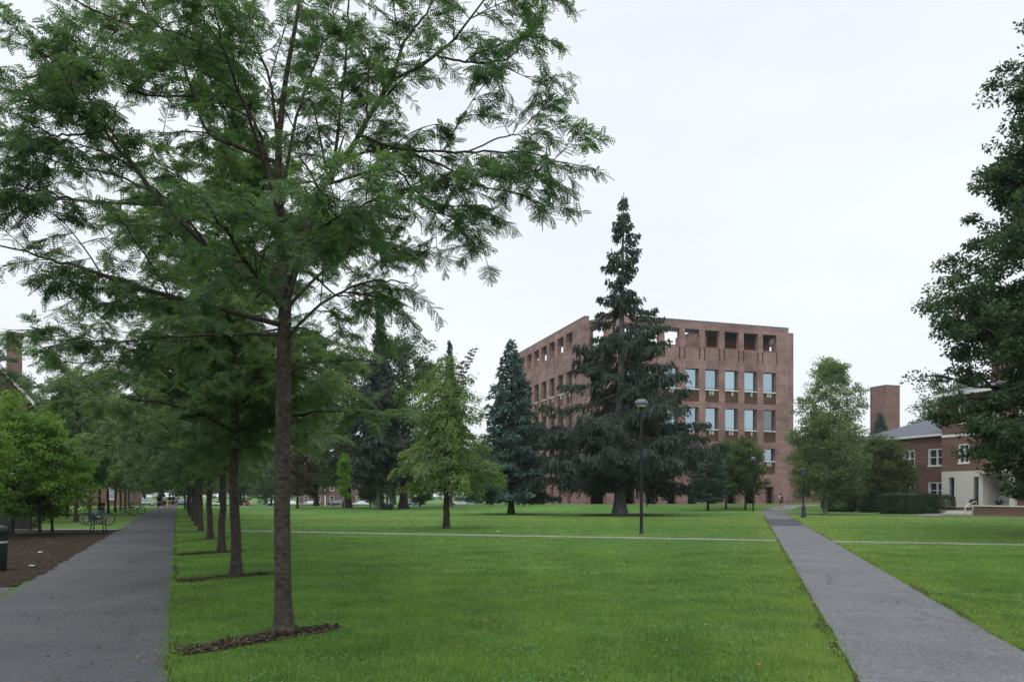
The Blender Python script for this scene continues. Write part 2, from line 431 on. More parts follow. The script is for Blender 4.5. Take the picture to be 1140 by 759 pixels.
def locust(seed, trunk, limbs, tw_per_m=3.2, pairs=8, leaf=(0.15, 0.24), lf_per_tw=11, dens=None, tw_len=(0.35, 0.9), inner=0.25, lw=0.075, ll=0.19, jit=.28, mfrom=.45):
    g = np.random.default_rng(seed); W = Wood()
    tp, tr = trunk; W.add(tp, tr, 12)
    # branch collar scars on the trunk
    sources = []
    for P, r0, r1 in limbs:
        n = len(P); rr = np.linspace(r0, r1, n) ; W.add(P, rr, 7); sources.append((P, r0, r1, 1.0))
        # second-order branches
        L = np.linalg.norm(np.diff(P, axis=0), axis=1).sum()
        for k in range(int(L * 1.9) + 1):
            t = g.uniform(0.22, 0.97); i = int(t * (n - 1)); p = P[i]
            d = unit(P[min(n - 1, i + 1)] - P[max(0, i - 1)])
            side = unit(np.cross(d, g.normal(0, 1, 3)))
            dd = unit(d * g.uniform(.4, .9) + side * g.uniform(.5, .95) + np.array([0, 0, 0.12]))
            ln = g.uniform(0.55, 1.5) * (1.15 - 0.5 * t)
            p2 = p + dd * ln + np.array([0, 0, -0.12 * ln])
            B = bez(p, p + dd * ln * .55 + np.array([0, 0, .10 * ln]), p2, 7) + g.normal(0, .012, (7, 3)) * np.linspace(0, 1, 7)[:, None]
            rb = min(0.5 * (r0 + (r1 - r0) * t), 0.022); W.add(B, np.linspace(rb, 0.004, 7), 5)
            sources.append((B, rb, .004, 0.0))
    C = []; D = []
    for P, r0, r1, main in sources:
        n = len(P); L = np.linalg.norm(np.diff(P, axis=0), axis=1).sum()
        nt = max(3, int(L * tw_per_m * (0.55 if main else 1.25)))
        for k in range(nt):
            t = g.uniform(mfrom if main else inner, 1.0); i = int(t * (n - 1)); p = P[i]
            if dens is not None and g.uniform() > dens(p): continue
            d = unit(P[min(n - 1, i + 1)] - P[max(0, i - 1)])
            side = g.normal(0, 1, 3); side[2] *= 0.45
            dd = unit(d * .55 + unit(side) * .9); dd[2] = max(dd[2], -.22)
            ln = g.uniform(*tw_len); dr = np.array([0, 0, -1.0]) * ln * g.uniform(.05, .30)
            T = bez(p, p + dd * ln * .6, p + dd * ln + dr, 6); W.add(T, np.linspace(.006, .0025, 6), 3)
            m = int(lf_per_tw * g.uniform(.7, 1.3))
            tt = np.linspace(.18, 1, m); idx = tt * 5; i0 = np.minimum(idx.astype(int), 4); fr = (idx - i0)[:, None]
            pc = T[i0] * (1 - fr) + T[i0 + 1] * fr; td = unit(T[i0 + 1] - T[i0])
            sd = unit(np.cross(td, [0, 0, 1.0])) * np.where(np.arange(m) % 2, 1, -1)[:, None]
            ld = unit(td * .65 + sd * .85 + g.normal(0, jit, (m, 3)) + np.array([0, 0, -.25]))
            C.append(pc); D.append(ld)
    C = np.concatenate(C); D = np.concatenate(D)
    tpl = frond_template(pairs, lw, ll)
    V = place_fronds(tpl, C, D, g.uniform(leaf[0], leaf[1], len(C)), g)
    return W.mesh('trunk'), mesh_np('crown', V, quads(len(V)))

def locust_proc(seed, H=9.6, Rr=3.9, z0=3.0, tr=0.105, **kw):
    g = np.random.default_rng(seed)
    zz = np.linspace(0, H * .93, 22)
    tp = np.stack([np.cumsum(g.normal(0, .02, 22)), np.cumsum(g.normal(0, .02, 22)), zz], 1); tp[:3, :2] *= 0
    rad = np.interp(zz, [0, .25, z0 * .95, H * .93], [tr * 1.45, tr * 1.02, tr * .82, .012])
    limbs = []
    nl = 23
    for k in range(nl):
        f = k / (nl - 1); z = z0 + (H * .78 - z0) * f ** 1.15
        a = k * 2.4 + g.uniform(-.4, .4); i = np.argmin(abs(zz - z)); p = tp[i]
        Rk = Rr * (1 - .55 * f) * g.uniform(.8, 1.1); rise = (0.15 + 1.6 * f) * g.uniform(.6, 1.2) + .1
        h = np.array([math.cos(a), math.sin(a), 0])
        p2 = p + h * Rk + np.array([0, 0, rise]); p1 = p + h * Rk * .45 + np.array([0, 0, rise * 1.15 + .2])
        B = bez(p, p1, p2, 14) + g.normal(0, .03, (14, 3)) * np.linspace(0, 1, 14)[:, None]
        limbs.append((B, .05 * (1 - .5 * f), .008))
    for k in range(13):                                   # leafy side shoots low on the stem
        z = g.uniform(z0 - .1, z0 + 2.6); i = np.argmin(abs(zz - z)); a = g.uniform(0, 2 * PI); ln = g.uniform(.7, 1.7)
        h = np.array([math.cos(a), math.sin(a), 0]); p = tp[i]
        limbs.append((bez(p, p + h * ln * .5 + np.array([0, 0, .3]), p + h * ln + np.array([0, 0, g.uniform(-.25, .3)]), 10), .018, .005))
    limbs.append((tp[-6:], .02, .006))
    return locust(seed + 1, (tp, rad), limbs, **kw)

def broadleaf(seed, H, z0, Rr, tr, nl=16, sub=5, per=170, leaf=0.16, clump=0.85, shape=None, flat=0.7, lean=(0, 0), wide=0.6, up_bias=0.7, droop=0.1, gap=0.0):
    g = np.random.default_rng(seed); W = Wood()
    shape = shape or (lambda t: math.sin(PI * min(1, max(0.02, t * .86 + .14))) ** .7)
    zz = np.linspace(0, H * .93, 18)
    tp = np.stack([lean[0] * zz / H + np.cumsum(g.normal(0, .012 * H / 10, 18)), lean[1] * zz / H + np.cumsum(g.normal(0, .012 * H / 10, 18)), zz], 1)
    W.add(tp, np.interp(zz, [0, .04 * H, z0, H], [tr * 1.45, tr, tr * .8, tr * .08]), 10)
    C = []
    for k in range(nl):
        f = (k + .5) / nl; z = z0 + (H - z0) * f; r = Rr * shape(f) * g.uniform(.72, 1.08); a = k * 2.39996 + g.uniform(-.5, .5)
        st = max(z0 * .75, z - r * g.uniform(.35, .8)); st = min(st, H * .86)
        p = np.array([np.interp(st, zz, tp[:, 0]), np.interp(st, zz, tp[:, 1]), st])
        e = np.array([np.interp(z, zz, tp[:, 0]) + r * math.cos(a), np.interp(z, zz, tp[:, 1]) + r * math.sin(a), z - droop * r])
        mid = p * .45 + e * .55 + np.array([0, 0, .12 * r])
        B = bez(p, mid, e, 9) + g.normal(0, .02 * r, (9, 3)) * np.linspace(0, 1, 9)[:, None]
        lr = tr * .34 * (1 - .6 * f) + .012; W.add(B, np.linspace(lr, .012, 9), 6)
        C.append(e)
        for j in range(sub):
            t = g.uniform(.35, .98); q = B[int(t * 8)]
            dd = unit(unit(e - p) * .5 + g.normal(0, .75, 3)) * Rr * g.uniform(.18, .42)
            W.add(bez(q, q + dd * .5 + np.array([0, 0, .05 * Rr]), q + dd, 5), np.linspace(lr * .45, .008, 5), 4)
            C.append(q + dd)
            if g.uniform() < wide: C.append(q + dd * .5)
    C.append(tp[-1]); C = np.array(C)
    if gap > 0: C = C[g.uniform(0, 1, len(C)) > gap]
    m = (per * g.uniform(.55, 1.45, len(C))).astype(int)
    base = np.repeat(C, m, 0); n = len(base)
    sg = np.repeat(clump * g.uniform(.6, 1.25, len(C)), m)[:, None]
    off = unit(g.normal(0, 1, (n, 3))) * (g.uniform(0, 1, (n, 1)) ** .42) * sg; off[:, 2] *= flat
    pos = base + off
    nn = unit(g.normal(0, .75, (n, 3)) + np.array([0, 0, up_bias])); dd = unit(g.normal(0, 1, (n, 3)) + off / (sg + 1e-6) * .7 + np.array([0, 0, -.35]))
    V = cards(pos, dd, nn, leaf * g.uniform(.7, 1.35, n), leaf * .62 * g.uniform(.8, 1.2, n), .12)
    return W.mesh('trunk'), mesh_np('crown', V, quads(len(V)))

def conifer(seed, H, z0, Rr, tr, nb=130, profile=None, droop=.25, tip_up=.1, sp_len=.5, sp_w=.1, per_m=16, hang=.5, flare=1.5, lean=0.0, irregular=.3, side_frac=.34, strand=3, skip=None, vj=0.0, lpow=2):
    g = np.random.default_rng(seed); W = Wood()
    profile = profile or (lambda t: (1 - t) ** .85)
    zz = np.linspace(0, H, 24)
    tp = np.stack([lean * (zz / H) ** lpow + g.normal(0, .02, 24), g.normal(0, .02, 24), zz], 1); tp[:2, :2] = 0
    W.add(tp, np.interp(zz, [0, .035 * H, .1 * H, H], [tr * flare, tr * 1.02, tr * .92, .02]), 12)
    C = []; D = []; L = []
    for k in range(nb):
        t = (k + g.uniform(0, 1)) / nb; t = t ** 1.08; z = z0 + (H * .985 - z0) * t
        r = Rr * profile(t) * g.uniform(1 - irregular, 1 + irregular * .45); a = k * 2.39996 + g.uniform(-.5, .5)
        if skip is not None and skip(t, a, g): continue
        r = max(r, .25)
        p = np.array([np.interp(z, zz, tp[:, 0]), np.interp(z, zz, tp[:, 1]), z]); h = np.array([math.cos(a), math.sin(a), 0])
        dz = -droop * r; p1 = p + h * r * .5 + np.array([0, 0, dz * .75 + .06 * r]); p2 = p + h * r + np.array([0, 0, dz + tip_up * r])
        n = 8; B = bez(p, p1, p2, n) + g.normal(0, .02 * r, (n, 3)) * np.linspace(0, 1, n)[:, None]
        W.add(B, np.linspace(min(.055, tr * .2) * (1 - .6 * t) + .008, .006, n), 4)
        m = max(6, int(r * per_m)); tt = g.uniform(.12, 1, m); idx = tt * (n - 1); i0 = np.minimum(idx.astype(int), n - 2)
        q = B[i0] + (B[i0 + 1] - B[i0]) * (idx - i0)[:, None]; td = unit(B[i0 + 1] - B[i0]); sd = unit(np.cross(td, [0, 0, 1.0]))
        sgn = np.where(g.uniform(0, 1, m) < .5, -1, 1)[:, None]
        sl = (side_frac * r * (1.08 - tt) + .14) * g.uniform(.5, 1.25, m)
        for s in range(strand):
            f = (s + g.uniform(.2, 1, m)) / strand
            qq = q + (td * .75 + sd * sgn) * .8 * (sl * f)[:, None] + np.array([0, 0, -1.0]) * (hang * .35 * sl * f * f)[:, None] + np.array([.4, .4, 1]) * g.normal(0, vj + 1e-6, (m, 1))
            dd = unit(td * .7 + sd * sgn * .8 + g.normal(0, .3, (m, 3)) + np.array([0, 0, -hang]) * g.uniform(.3, 1.6, (m, 1)))
            C.append(qq); D.append(dd); L.append(sp_len * (1 - .45 * t) * g.uniform(.6, 1.3, m))
    C = np.concatenate(C); D = np.concatenate(D); L = np.concatenate(L); n = len(C)
    nn = unit(g.normal(0, .6, (n, 3)) + np.array([0, 0, .8]))
    V = cards(C, D, nn, L, sp_w * g.uniform(.7, 1.4, n), .15)
    nn2 = unit(np.cross(D, nn) + g.normal(0, .2, (n, 3)))
    V2 = cards(C, D, nn2, L * .9, sp_w * g.uniform(.6, 1.1, n), .1)
    V = np.concatenate([V, V2])
    return W.mesh('trunk'), mesh_np('crown', V, quads(len(V)))

def hedge_mesh(seed, sx, sy, sz, n, leaf, round_=.3):
    g = np.random.default_rng(seed)
    c = g.uniform(-1, 1, (n, 3)); ax = g.integers(0, 3, n); sg = np.where(g.uniform(0, 1, n) < .5, -1, 1)
    c[np.arange(n), ax] = sg * g.uniform(.82, 1.0, n)
    ln = np.linalg.norm(c, axis=1, keepdims=True); sph = c / ln
    c = c * (1 - round_) + sph * round_ * 1.1
    pos = c * np.array([sx / 2, sy / 2, sz / 2]); pos += g.normal(0, .03, (n, 3)); pos[:, 2] += sz / 2; pos = pos[pos[:, 2] > 0.02]; n = len(pos)
    out = unit(pos - np.array([0, 0, sz / 2])); nn = unit(out + g.normal(0, .6, (n, 3))); dd = g.normal(0, 1, (n, 3))
    V = cards(pos, dd, nn, leaf * g.uniform(.7, 1.3, n), leaf * .6, .1)
    return mesh_np('foliage', V, quads(len(V)))

TREEN = {}
def tree(name, meshes, mats, x, y, label, cat='tree', group=None, rz=0.0, sc=1.0, sink=0.03):
    t = empty(name, (x, y, hz(x, y) - sink), rz, label, cat, group); t.scale = (sc, sc, sc) if not isinstance(sc, tuple) else sc
    for nm, me, m in (('trunk', meshes[0], mats[0]), ('crown', meshes[1], mats[1])):
        if not me.materials: me.materials.append(m)
        o = bpy.data.objects.new(nm, me); col.objects.link(o); o.parent = t
    return t

#==SETTING==
# ------------------------------------------------------------------ ground sheet
def grid_axis(a, b, segs):
    out = [a]
    for end, step in segs:
        n = max(1, int(round((end - out[-1]) / step)))
        out += list(np.linspace(out[-1], end, n + 1)[1:])
    return np.array(out)
gx = grid_axis(-900, 900, [(-200, 50), (-60, 5), (60, 1.0), (200, 5), (900, 50)])
gy = grid_axis(-120, 1500, [(-20, 10), (55, 3), (115, 1.0), (230, 4), (400, 15), (1500, 100)])
X, Y = np.meshgrid(gx, gy)
Z = np.vectorize(hz)(X, Y)
V = np.stack([X, Y, Z], -1).reshape(-1, 3); nx = len(gx)
i = np.arange(len(gy) - 1)[:, None] * nx + np.arange(nx - 1)[None, :]
Fq = np.stack([i, i + 1, i + nx + 1, i + nx], -1).reshape(-1, 4)
lawn = link_mesh('lawn', mesh_np('lawn', V, Fq, True), M_GRASS); tag(lawn, 'mown green lawn between the campus paths', 'lawn', kind='structure')

def ribbon(name, left, right, mat, off, step=0.5, jit=0.0, label=None, seed=1, across=6):
    """a strip between two edge polylines draped on the terrain"""
    g = np.random.default_rng(seed)
    A = np.array([(p[0], p[1], 0) for p in left], float); B = np.array([(p[0], p[1], 0) for p in right], float)
    L = np.linalg.norm(np.diff(A, axis=0), axis=1).sum(); n = max(4, int(L / step))
    A = resample(A, n); B = resample(B, n)
    if jit:
        k = np.ones(3) / 3
        for E in (A, B): E[:, :2] += np.stack([np.convolve(g.normal(0, jit, n), k, 'same'), np.convolve(g.normal(0, jit, n), k, 'same')], 1)
    t = np.linspace(0, 1, across + 1)
    V = (A[:, None, :] * (1 - t)[None, :, None] + B[:, None, :] * t[None, :, None]).reshape(-1, 3)
    V[:, 2] = [hz(p[0], p[1]) + off for p in V]
    m = across + 1; i = np.arange(n - 1)[:, None] * m + np.arange(across)[None, :]
    Fq = np.stack([i, i + 1, i + m + 1, i + m], -1).reshape(-1, 4)
    o = link_mesh(name, mesh_np(name, V, Fq, True), mat); tag(o, label, None, None, 'structure'); return o
def patch(name, poly, mat, off, label=None, jit=0.05, seed=3, sub=0.25):
    g = np.random.default_rng(seed); P = np.array([(a, b, 0) for a, b in list(poly) + [poly[0]]], float)
    L = np.linalg.norm(np.diff(P, axis=0), axis=1).sum(); P = resample(P, int(L / sub))[:-1]; P[:, :2] += g.normal(0, jit, (len(P), 2))
    me = bpy.data.meshes.new(name); me.from_pydata([(p[0], p[1], hz(p[0], p[1]) + off) for p in P], [], [tuple(range(len(P)))])
    bm = bmesh.new(); bm.from_mesh(me); bmesh.ops.triangulate(bm, faces=bm.faces)
    for f in bm.faces:
        if f.normal.z < 0: f.normal_flip()
    bm.to_mesh(me); bm.free()
    o = link_mesh(name, me, mat); tag(o, label, None, None, 'structure'); return o

XR = lambda y: -3.05 - .4392 * (y - 6.74)      # right edge of the wide path
XL = lambda y: XR(y) - 2.72
PR0 = lambda y: 9.78 + (y - 28) * .3155   # left edge of the narrow path
PR1 = lambda y: PR0(y) + 1.88
ys = list(np.linspace(-6, 150, 120))
ribbon('wide_path', [(XL(y), y) for y in ys], [(XR(y), y) for y in ys], M_ASPH, .008, .3, .02, 'wide grey asphalt path along the tree row', 1)
patch('path_flare', [(-8.6, 13.0), (-9.3, 14.2), (-10.2, 13.3), (-14, 12.0), (-26, 10.5), (-26, 4), (-5, 4), (-5.2, 5.5)], M_ASPH, .004, 'grey asphalt side path turning off to the left', .02)
ys2 = list(np.linspace(-4, 89, 80))
soil = mulchmat(); soil.name = 'bare_soil'
for e, sgn, sd in ((PR0, -1, 21), (PR1, 1, 22)):
    gg = np.random.default_rng(sd); wv = np.convolve(gg.normal(0, 1, 400), np.ones(5) / 5, 'same'); yy = np.linspace(-4, 60, 400)
    ww = np.clip(wv * .16 + .05, .0, .30)
    ribbon('path_edge_soil', [(e(y) - sgn * .05, y) for y in yy], [(e(y) + sgn * (.02 + a), y) for y, a in zip(yy, ww)], soil, .003, .16, .012, 'worn brown soil along the edge of the narrow path', sd, 2)
ribbon('path_edge_soil', [(XR(y) - .1, y) for y in np.linspace(0, 70, 400)], [(XR(y) + .02 + a, y) for y, a in zip(np.linspace(0, 70, 400), np.clip(np.convolve(np.random.default_rng(9).normal(0, 1, 400), np.ones(5) / 5, 'same') * .12 + .03, 0, .2))], soil, .003, .2, .01, 'worn brown soil along the edge of the wide path', 23, 2)
ribbon('narrow_path', [(PR0(y), y) for y in ys2], [(PR1(y), y) for y in ys2], M_ASPHR, .012, .25, .014, 'narrow grey asphalt path running to the library', 2)
yd = list(np.linspace(41, 53, 10))
ribbon('dark_path_patch', [(PR0(y) + .02, y) for y in yd], [(PR1(y) - .02, y) for y in yd], M_ASPHD, .017, .4, .0, 'dark repaired stretch of the narrow path', 2)
cdir = np.array([.948, -.318]); cn = np.array([.318, .948])
def crossline(y_off, xs): return [(-15.4 + s * cdir[0] + cn[0] * y_off, 36.2 + s * cdir[1] + cn[1] * y_off) for s in xs]
ribbon('cross_path', crossline(-.5, np.linspace(.2, 26.4, 20)), crossline(.5, np.linspace(.2, 26.4, 20)), M_CONC, .006, .5, .02, 'thin pale cross path over the lawn', 4)
ribbon('cross_path', crossline(-.42, np.linspace(27.5, 60, 20)), crossline(.42, np.linspace(27.5, 60, 20)), M_CONC, .006, .5, .02, 'thin pale cross path right of the narrow path', 5)
ribbon('cross_path', [(-18.5, 36.55), (-45, 36.8)], [(-18.5, 37.6), (-45, 37.9)], M_CONC, .006, .5, .02, 'pale walk behind the bark mulch bed', 6)
ribbon('cross_path', [(-22, 46.2), (-60, 47)], [(-22, 47.2), (-60, 48)], M_CONC, .006, .5, .02, 'pale walk crossing the lawn behind the bicycles', 6)
# branches near the library and the brick hall
bl = [(28.6, 84), (29.6, 88), (33, 93.5), (40, 97.2), (60, 101)]; br = [(30.2, 82.5), (31.6, 86), (34.4, 91.6), (41, 95), (60, 98.6)]
ribbon('library_walk', bl, br, M_CONC, .016, .5, .02, 'pale walk bending right towards the library', 7)
ribbon('hall_walk', [(24.6, 72.5), (29, 68.2), (33.2, 62.5), (36, 52), (38, 40)], [(23.8, 69.5), (28.3, 66.2), (31.9, 61.2), (34.4, 52), (36.4, 40)], M_ASPHR, .018, .5, .02, 'grey walk crossing in front of the hedge', 8)
ribbon('hall_walk', [(33.0, 63), (36.5, 67.0), (40.0, 67.6)], [(34.0, 61), (37.6, 65.3), (40.6, 65.5)], M_CONC, .022, .5, .02, 'pale walk leading up to the brick hall', 9)
ribbon('hall_walk', [(40.0, 67.6), (46, 60), (52, 52)], [(38.6, 65.4), (44, 58), (50, 50)], M_CONC, .026, .5, .02, 'pale walk along the low brick wall', 9)
# bark mulch bed on the left
bed = [(-9.05, 13.9)] + [(XL(y) + .02, y) for y in (15, 17, 20, 24, 28, 32, 34.5)] + [(-18.4, 36.3), (-30, 36.6), (-44, 36.9), (-44, 12.2), (-14, 11.8), (-10.2, 13.0)]
patch('mulch_bed', bed, M_MULCH, .012, 'dark bark mulch bed beside the wide path', .05)
# far car park
ribbon('car_park', [(-190, 206), (-20, 206), (20, 206)], [(-190, 226), (-20, 226), (20, 226)], M_ASPHD, .05, 6, 0, 'asphalt car park beyond the lawn', 3)
patch('mulch_ring', [(9.2 + 3.6 * math.cos(a), 63.4 + 3.0 * math.sin(a)) for a in np.linspace(0, 2 * PI, 24, endpoint=False)], M_MULCH, .014, 'brown mulch ring under the big spruce', .12)
ROW = [(-2.75 - .4415 * 6.5 * k, 9.2 + 6.5 * k) for k in range(14)]
for k, (tx, ty) in enumerate(ROW[:9]):
    g = np.random.default_rng(40 + k)
    a = np.array([XR(ty - 1.2) + .12, ty - 1.25]); b = np.array([tx + .55, ty + .35]); m = 9
    ts = np.linspace(0, 1, m); cen = a + (b - a) * ts[:, None]; cen[:, 1] += .12 * np.sin(ts * 3)
    w = np.interp(ts, [0, .3, .7, 1], [.16, .24, .30, .05]) * g.uniform(.8, 1.15, m)
    dn = unit(np.array([-(b - a)[1], (b - a)[0]]))
    ribbon('mulch_strip', [tuple(cen[i] + dn * w[i]) for i in range(m)], [tuple(cen[i] - dn * w[i]) for i in range(m)], M_MULCH, .010, .09, .035, 'bare mulched strip of soil at a locust trunk', 50 + k, 3)

#==GRASS==
# grass blades near the camera, one object
def in_any(px, py):
    j = g.uniform(0, 1, len(px)) ** 3 * .11
    k = (px > XR(py) - .02 - j) & ~((px > PR0v(py) + j) & (px < PR1v(py) - j))
    return k
PR0v = lambda y: 9.78 + (y - 28) * .3155
PR1v = lambda y: PR0v(y) + 1.88
g = np.random.default_rng(11)
pts = []
for ya, yb, den in ((6.0, 9, 2600), (9, 12, 1800), (12, 16, 1100), (16, 22, 560), (22, 30, 240), (30, 40, 120), (40, 52, 50), (52, 64, 18)):
    xa, xb = XR(yb) - .5, .70 * yb
    n = int((xb - xa) * (yb - ya) * den)
    q = np.stack([g.uniform(xa, xb, n), g.uniform(ya, yb, n)], 1)
    q = q[in_any(q[:, 0], q[:, 1])]
    cd = (q[:, 0] + 15.4) * cn[0] + (q[:, 1] - 36.2) * cn[1]; q = q[abs(cd) > .48]
    for tx, ty in ROW[:4]:
        a = np.array([XR(ty - 1.2) + .1, ty - 1.25]); b = np.array([tx + .55, ty + .35]); d = unit(b - a); L = np.linalg.norm(b - a)
        s = (q - a) @ d; o = abs((q - a) @ np.array([-d[1], d[0]])); q = q[~((s > 0) & (s < L) & (o < .24))]
    pts.append(q)
q = np.concatenate(pts); n = len(q)
clp = .5 + .5 * np.sin(q[:, 0] * 2.1 + 1.7 * np.sin(q[:, 1] * 1.3)) * np.sin(q[:, 1] * 1.7 + 1.3 * np.sin(q[:, 0] * 1.9)) + .25 * np.sin(q[:, 0] * 7.3 + q[:, 1] * 5.1)
h = g.uniform(.02, .05, n) * (1 + .012 * q[:, 1]) * (.65 + .7 * np.clip(clp, 0, 1.2)); w = g.uniform(.004, .008, n) * (1 + .05 * q[:, 1])
a = g.uniform(0, 2 * PI, n); ln = g.uniform(.1, .8, n) * h; b = g.uniform(0, 2 * PI, n)
base = np.stack([q[:, 0], q[:, 1], np.zeros(n)], 1); s = np.stack([np.cos(a), np.sin(a), np.zeros(n)], 1) * w[:, None] / 2
tip = base + np.stack([np.cos(b) * ln, np.sin(b) * ln, h], 1)
V = np.stack([base - s, base + s, tip], 1).reshape(-1, 3)
M_BLADE = leafmat('grass_blade', (0.082, 0.182, 0.034), (0.175, 0.31, 0.068), .3, .6, (0.28, 0.26, 0.10), .07, True)
o = link_mesh('grass', mesh_np('grass', V, np.arange(3 * n).reshape(-1, 3)), M_BLADE)
tag(o, 'short mown grass blades on the near lawn', 'grass', kind='stuff')
# low clover and broad weeds in the turf, and loose bark chips
cc = np.stack([g.uniform(-4, 9, 260), g.uniform(6.5, 24, 260)], 1); k = g.integers(12, 60, 260)
cp = np.repeat(cc, k, 0) + g.normal(0, .16, (k.sum(), 2)); cp = cp[in_any(cp[:, 0], cp[:, 1])]; m = len(cp)
V = cards(np.c_[cp, g.uniform(.02, .05, m)], np.c_[g.normal(0, 1, (m, 2)), g.normal(.1, .2, m)], np.tile([0, 0, 1.0], (m, 1)) + g.normal(0, .3, (m, 3)), g.uniform(.025, .05, m), g.uniform(.02, .035, m), .15)
tag(link_mesh('clover', mesh_np('clover', V, quads(len(V))), leafmat('clover_leaf', (0.06, 0.15, 0.05), (0.13, 0.25, 0.09), .3, .6)), 'low clover and weeds growing in patches in the lawn', 'clover', kind='stuff')
mp_ = []
for k_, (tx, ty) in enumerate(ROW[:3]):
    a = np.array([XR(ty - 1.2) + .12, ty - 1.25]); b = np.array([tx + .55, ty + .35]); m = 1500; t_ = g.uniform(0, 1, m)[:, None]; dn = unit(np.array([-(b - a)[1], (b - a)[0]]))
    mp_.append(a + (b - a) * t_ + dn * g.normal(0, .13, (m, 1)))
m = 6000; mp_.append(np.stack([g.uniform(-30, -9, m), g.uniform(14.5, 36, m)], 1)); mp_ = np.concatenate(mp_)
mp_ = mp_[~((mp_[:, 0] > XL(mp_[:, 1]) + .03) & (mp_[:, 0] < XR(mp_[:, 1])))]; m = len(mp_)
V = cards(np.c_[mp_, g.uniform(.012, .045, m)], np.c_[g.normal(0, 1, (m, 2)), g.normal(0, .2, m)], np.tile([0, 0, 1.0], (m, 1)) + g.normal(0, .5, (m, 3)), g.uniform(.03, .09, m), g.uniform(.012, .03, m), .1)
tag(link_mesh('bark_chips', mesh_np('bark_chips', V, quads(len(V))), leafmat('bark_chip', (0.024, 0.017, 0.012), (0.105, 0.078, 0.056), .02, .8)), 'loose bark chips on the mulched soil', 'bark chips', kind='stuff')
# fallen leaves and crumbs of litter
pl = []
for x0, x1, y0, y1, m in ((-4.6, -3.2, 6.6, 9, 26), (-12, -4, 7, 16, 50), (-9, -4, 9, 11, 30), (-3.6, 3, 7, 14, 60), (5.5, 12, 8, 20, 60), (12, 18, 24, 30, 90), (-17, -9.5, 16, 34, 140)):
    pl.append(np.stack([g.uniform(x0, x1, m), g.uniform(y0, y1, m), np.full(m, .03)], 1))
pl = np.concatenate(pl); m = len(pl)
V = cards(pl, np.c_[g.normal(0, 1, (m, 2)), g.normal(0, .15, m)], np.tile([0, 0, 1.0], (m, 1)) + g.normal(0, .3, (m, 3)), g.uniform(.03, .08, m), g.uniform(.02, .05, m), .2)
M_LITTER = leafmat('fallen_leaf', (0.30, 0.22, 0.05), (0.22, 0.10, 0.04), .1, .7)
tag(link_mesh('fallen_leaves', mesh_np('fallen_leaves', V, quads(len(V))), M_LITTER), 'yellow and brown fallen leaves scattered on path and lawn', 'fallen leaves', kind='stuff')

#==TREES==
# ------------------------------------------------------------------ trees
BARK = barkmat('locust_bark', (0.028, 0.023, 0.020), (0.095, 0.081, 0.070), 13, 1.6)
BARKS = barkmat('spruce_bark', (0.075, 0.07, 0.075), (0.19, 0.18, 0.185), 9, .25)
BARKD = barkmat('dark_bark', (0.03, 0.026, 0.022), (0.08, 0.07, 0.06), 10, .2)
BARKP = barkmat('pale_bark', (0.12, 0.115, 0.1), (0.26, 0.25, 0.22), 8, .4)
L_LOC = leafmat('locust_leaf', (0.070, 0.135, 0.078), (0.145, 0.225, 0.125), .42, .5)
L_LOC2 = leafmat('locust_row_leaf', (0.092, 0.16, 0.085), (0.18, 0.25, 0.135), .45, .5)
L_SPR = leafmat('spruce_needle', (0.022, 0.042, 0.030), (0.054, 0.082, 0.056), .08, .6)
L_BLU = leafmat('blue_spruce_needle', (0.068, 0.135, 0.122), (0.14, 0.225, 0.20), .08, .6)
L_LAR = leafmat('larch_needle', (0.15, 0.235, 0.085), (0.25, 0.335, 0.14), .35, .6)
L_MAP = leafmat('broad_leaf', (0.048, 0.10, 0.042), (0.11, 0.17, 0.072), .3, .5)
L_DRK = leafmat('linden_leaf', (0.030, 0.064, 0.034), (0.076, 0.124, 0.064), .34, .5, (0.16, 0.10, 0.03), .012)
L_BRT = leafmat('bright_leaf', (0.085, 0.185, 0.032), (0.185, 0.31, 0.065), .45, .5)
L_OLV = leafmat('olive_leaf', (0.075, 0.125, 0.05), (0.15, 0.20, 0.085), .3, .5, (0.17, 0.10, 0.04), .05)
L_PAL = leafmat('pale_green_leaf', (0.11, 0.18, 0.075), (0.21, 0.29, 0.13), .45, .5)
L_RUS = leafmat('rust_tinged_leaf', (0.052, 0.10, 0.042), (0.115, 0.16, 0.066), .35, .5, (0.2, 0.10, 0.05), .12)
L_BRN = leafmat('bronze_leaf', (0.06, 0.06, 0.03), (0.11, 0.10, 0.05), .3, .5, (0.14, 0.08, 0.04), .15)
L_HED = leafmat('yew_leaf', (0.022, 0.048, 0.022), (0.052, 0.09, 0.042), .08, .55)

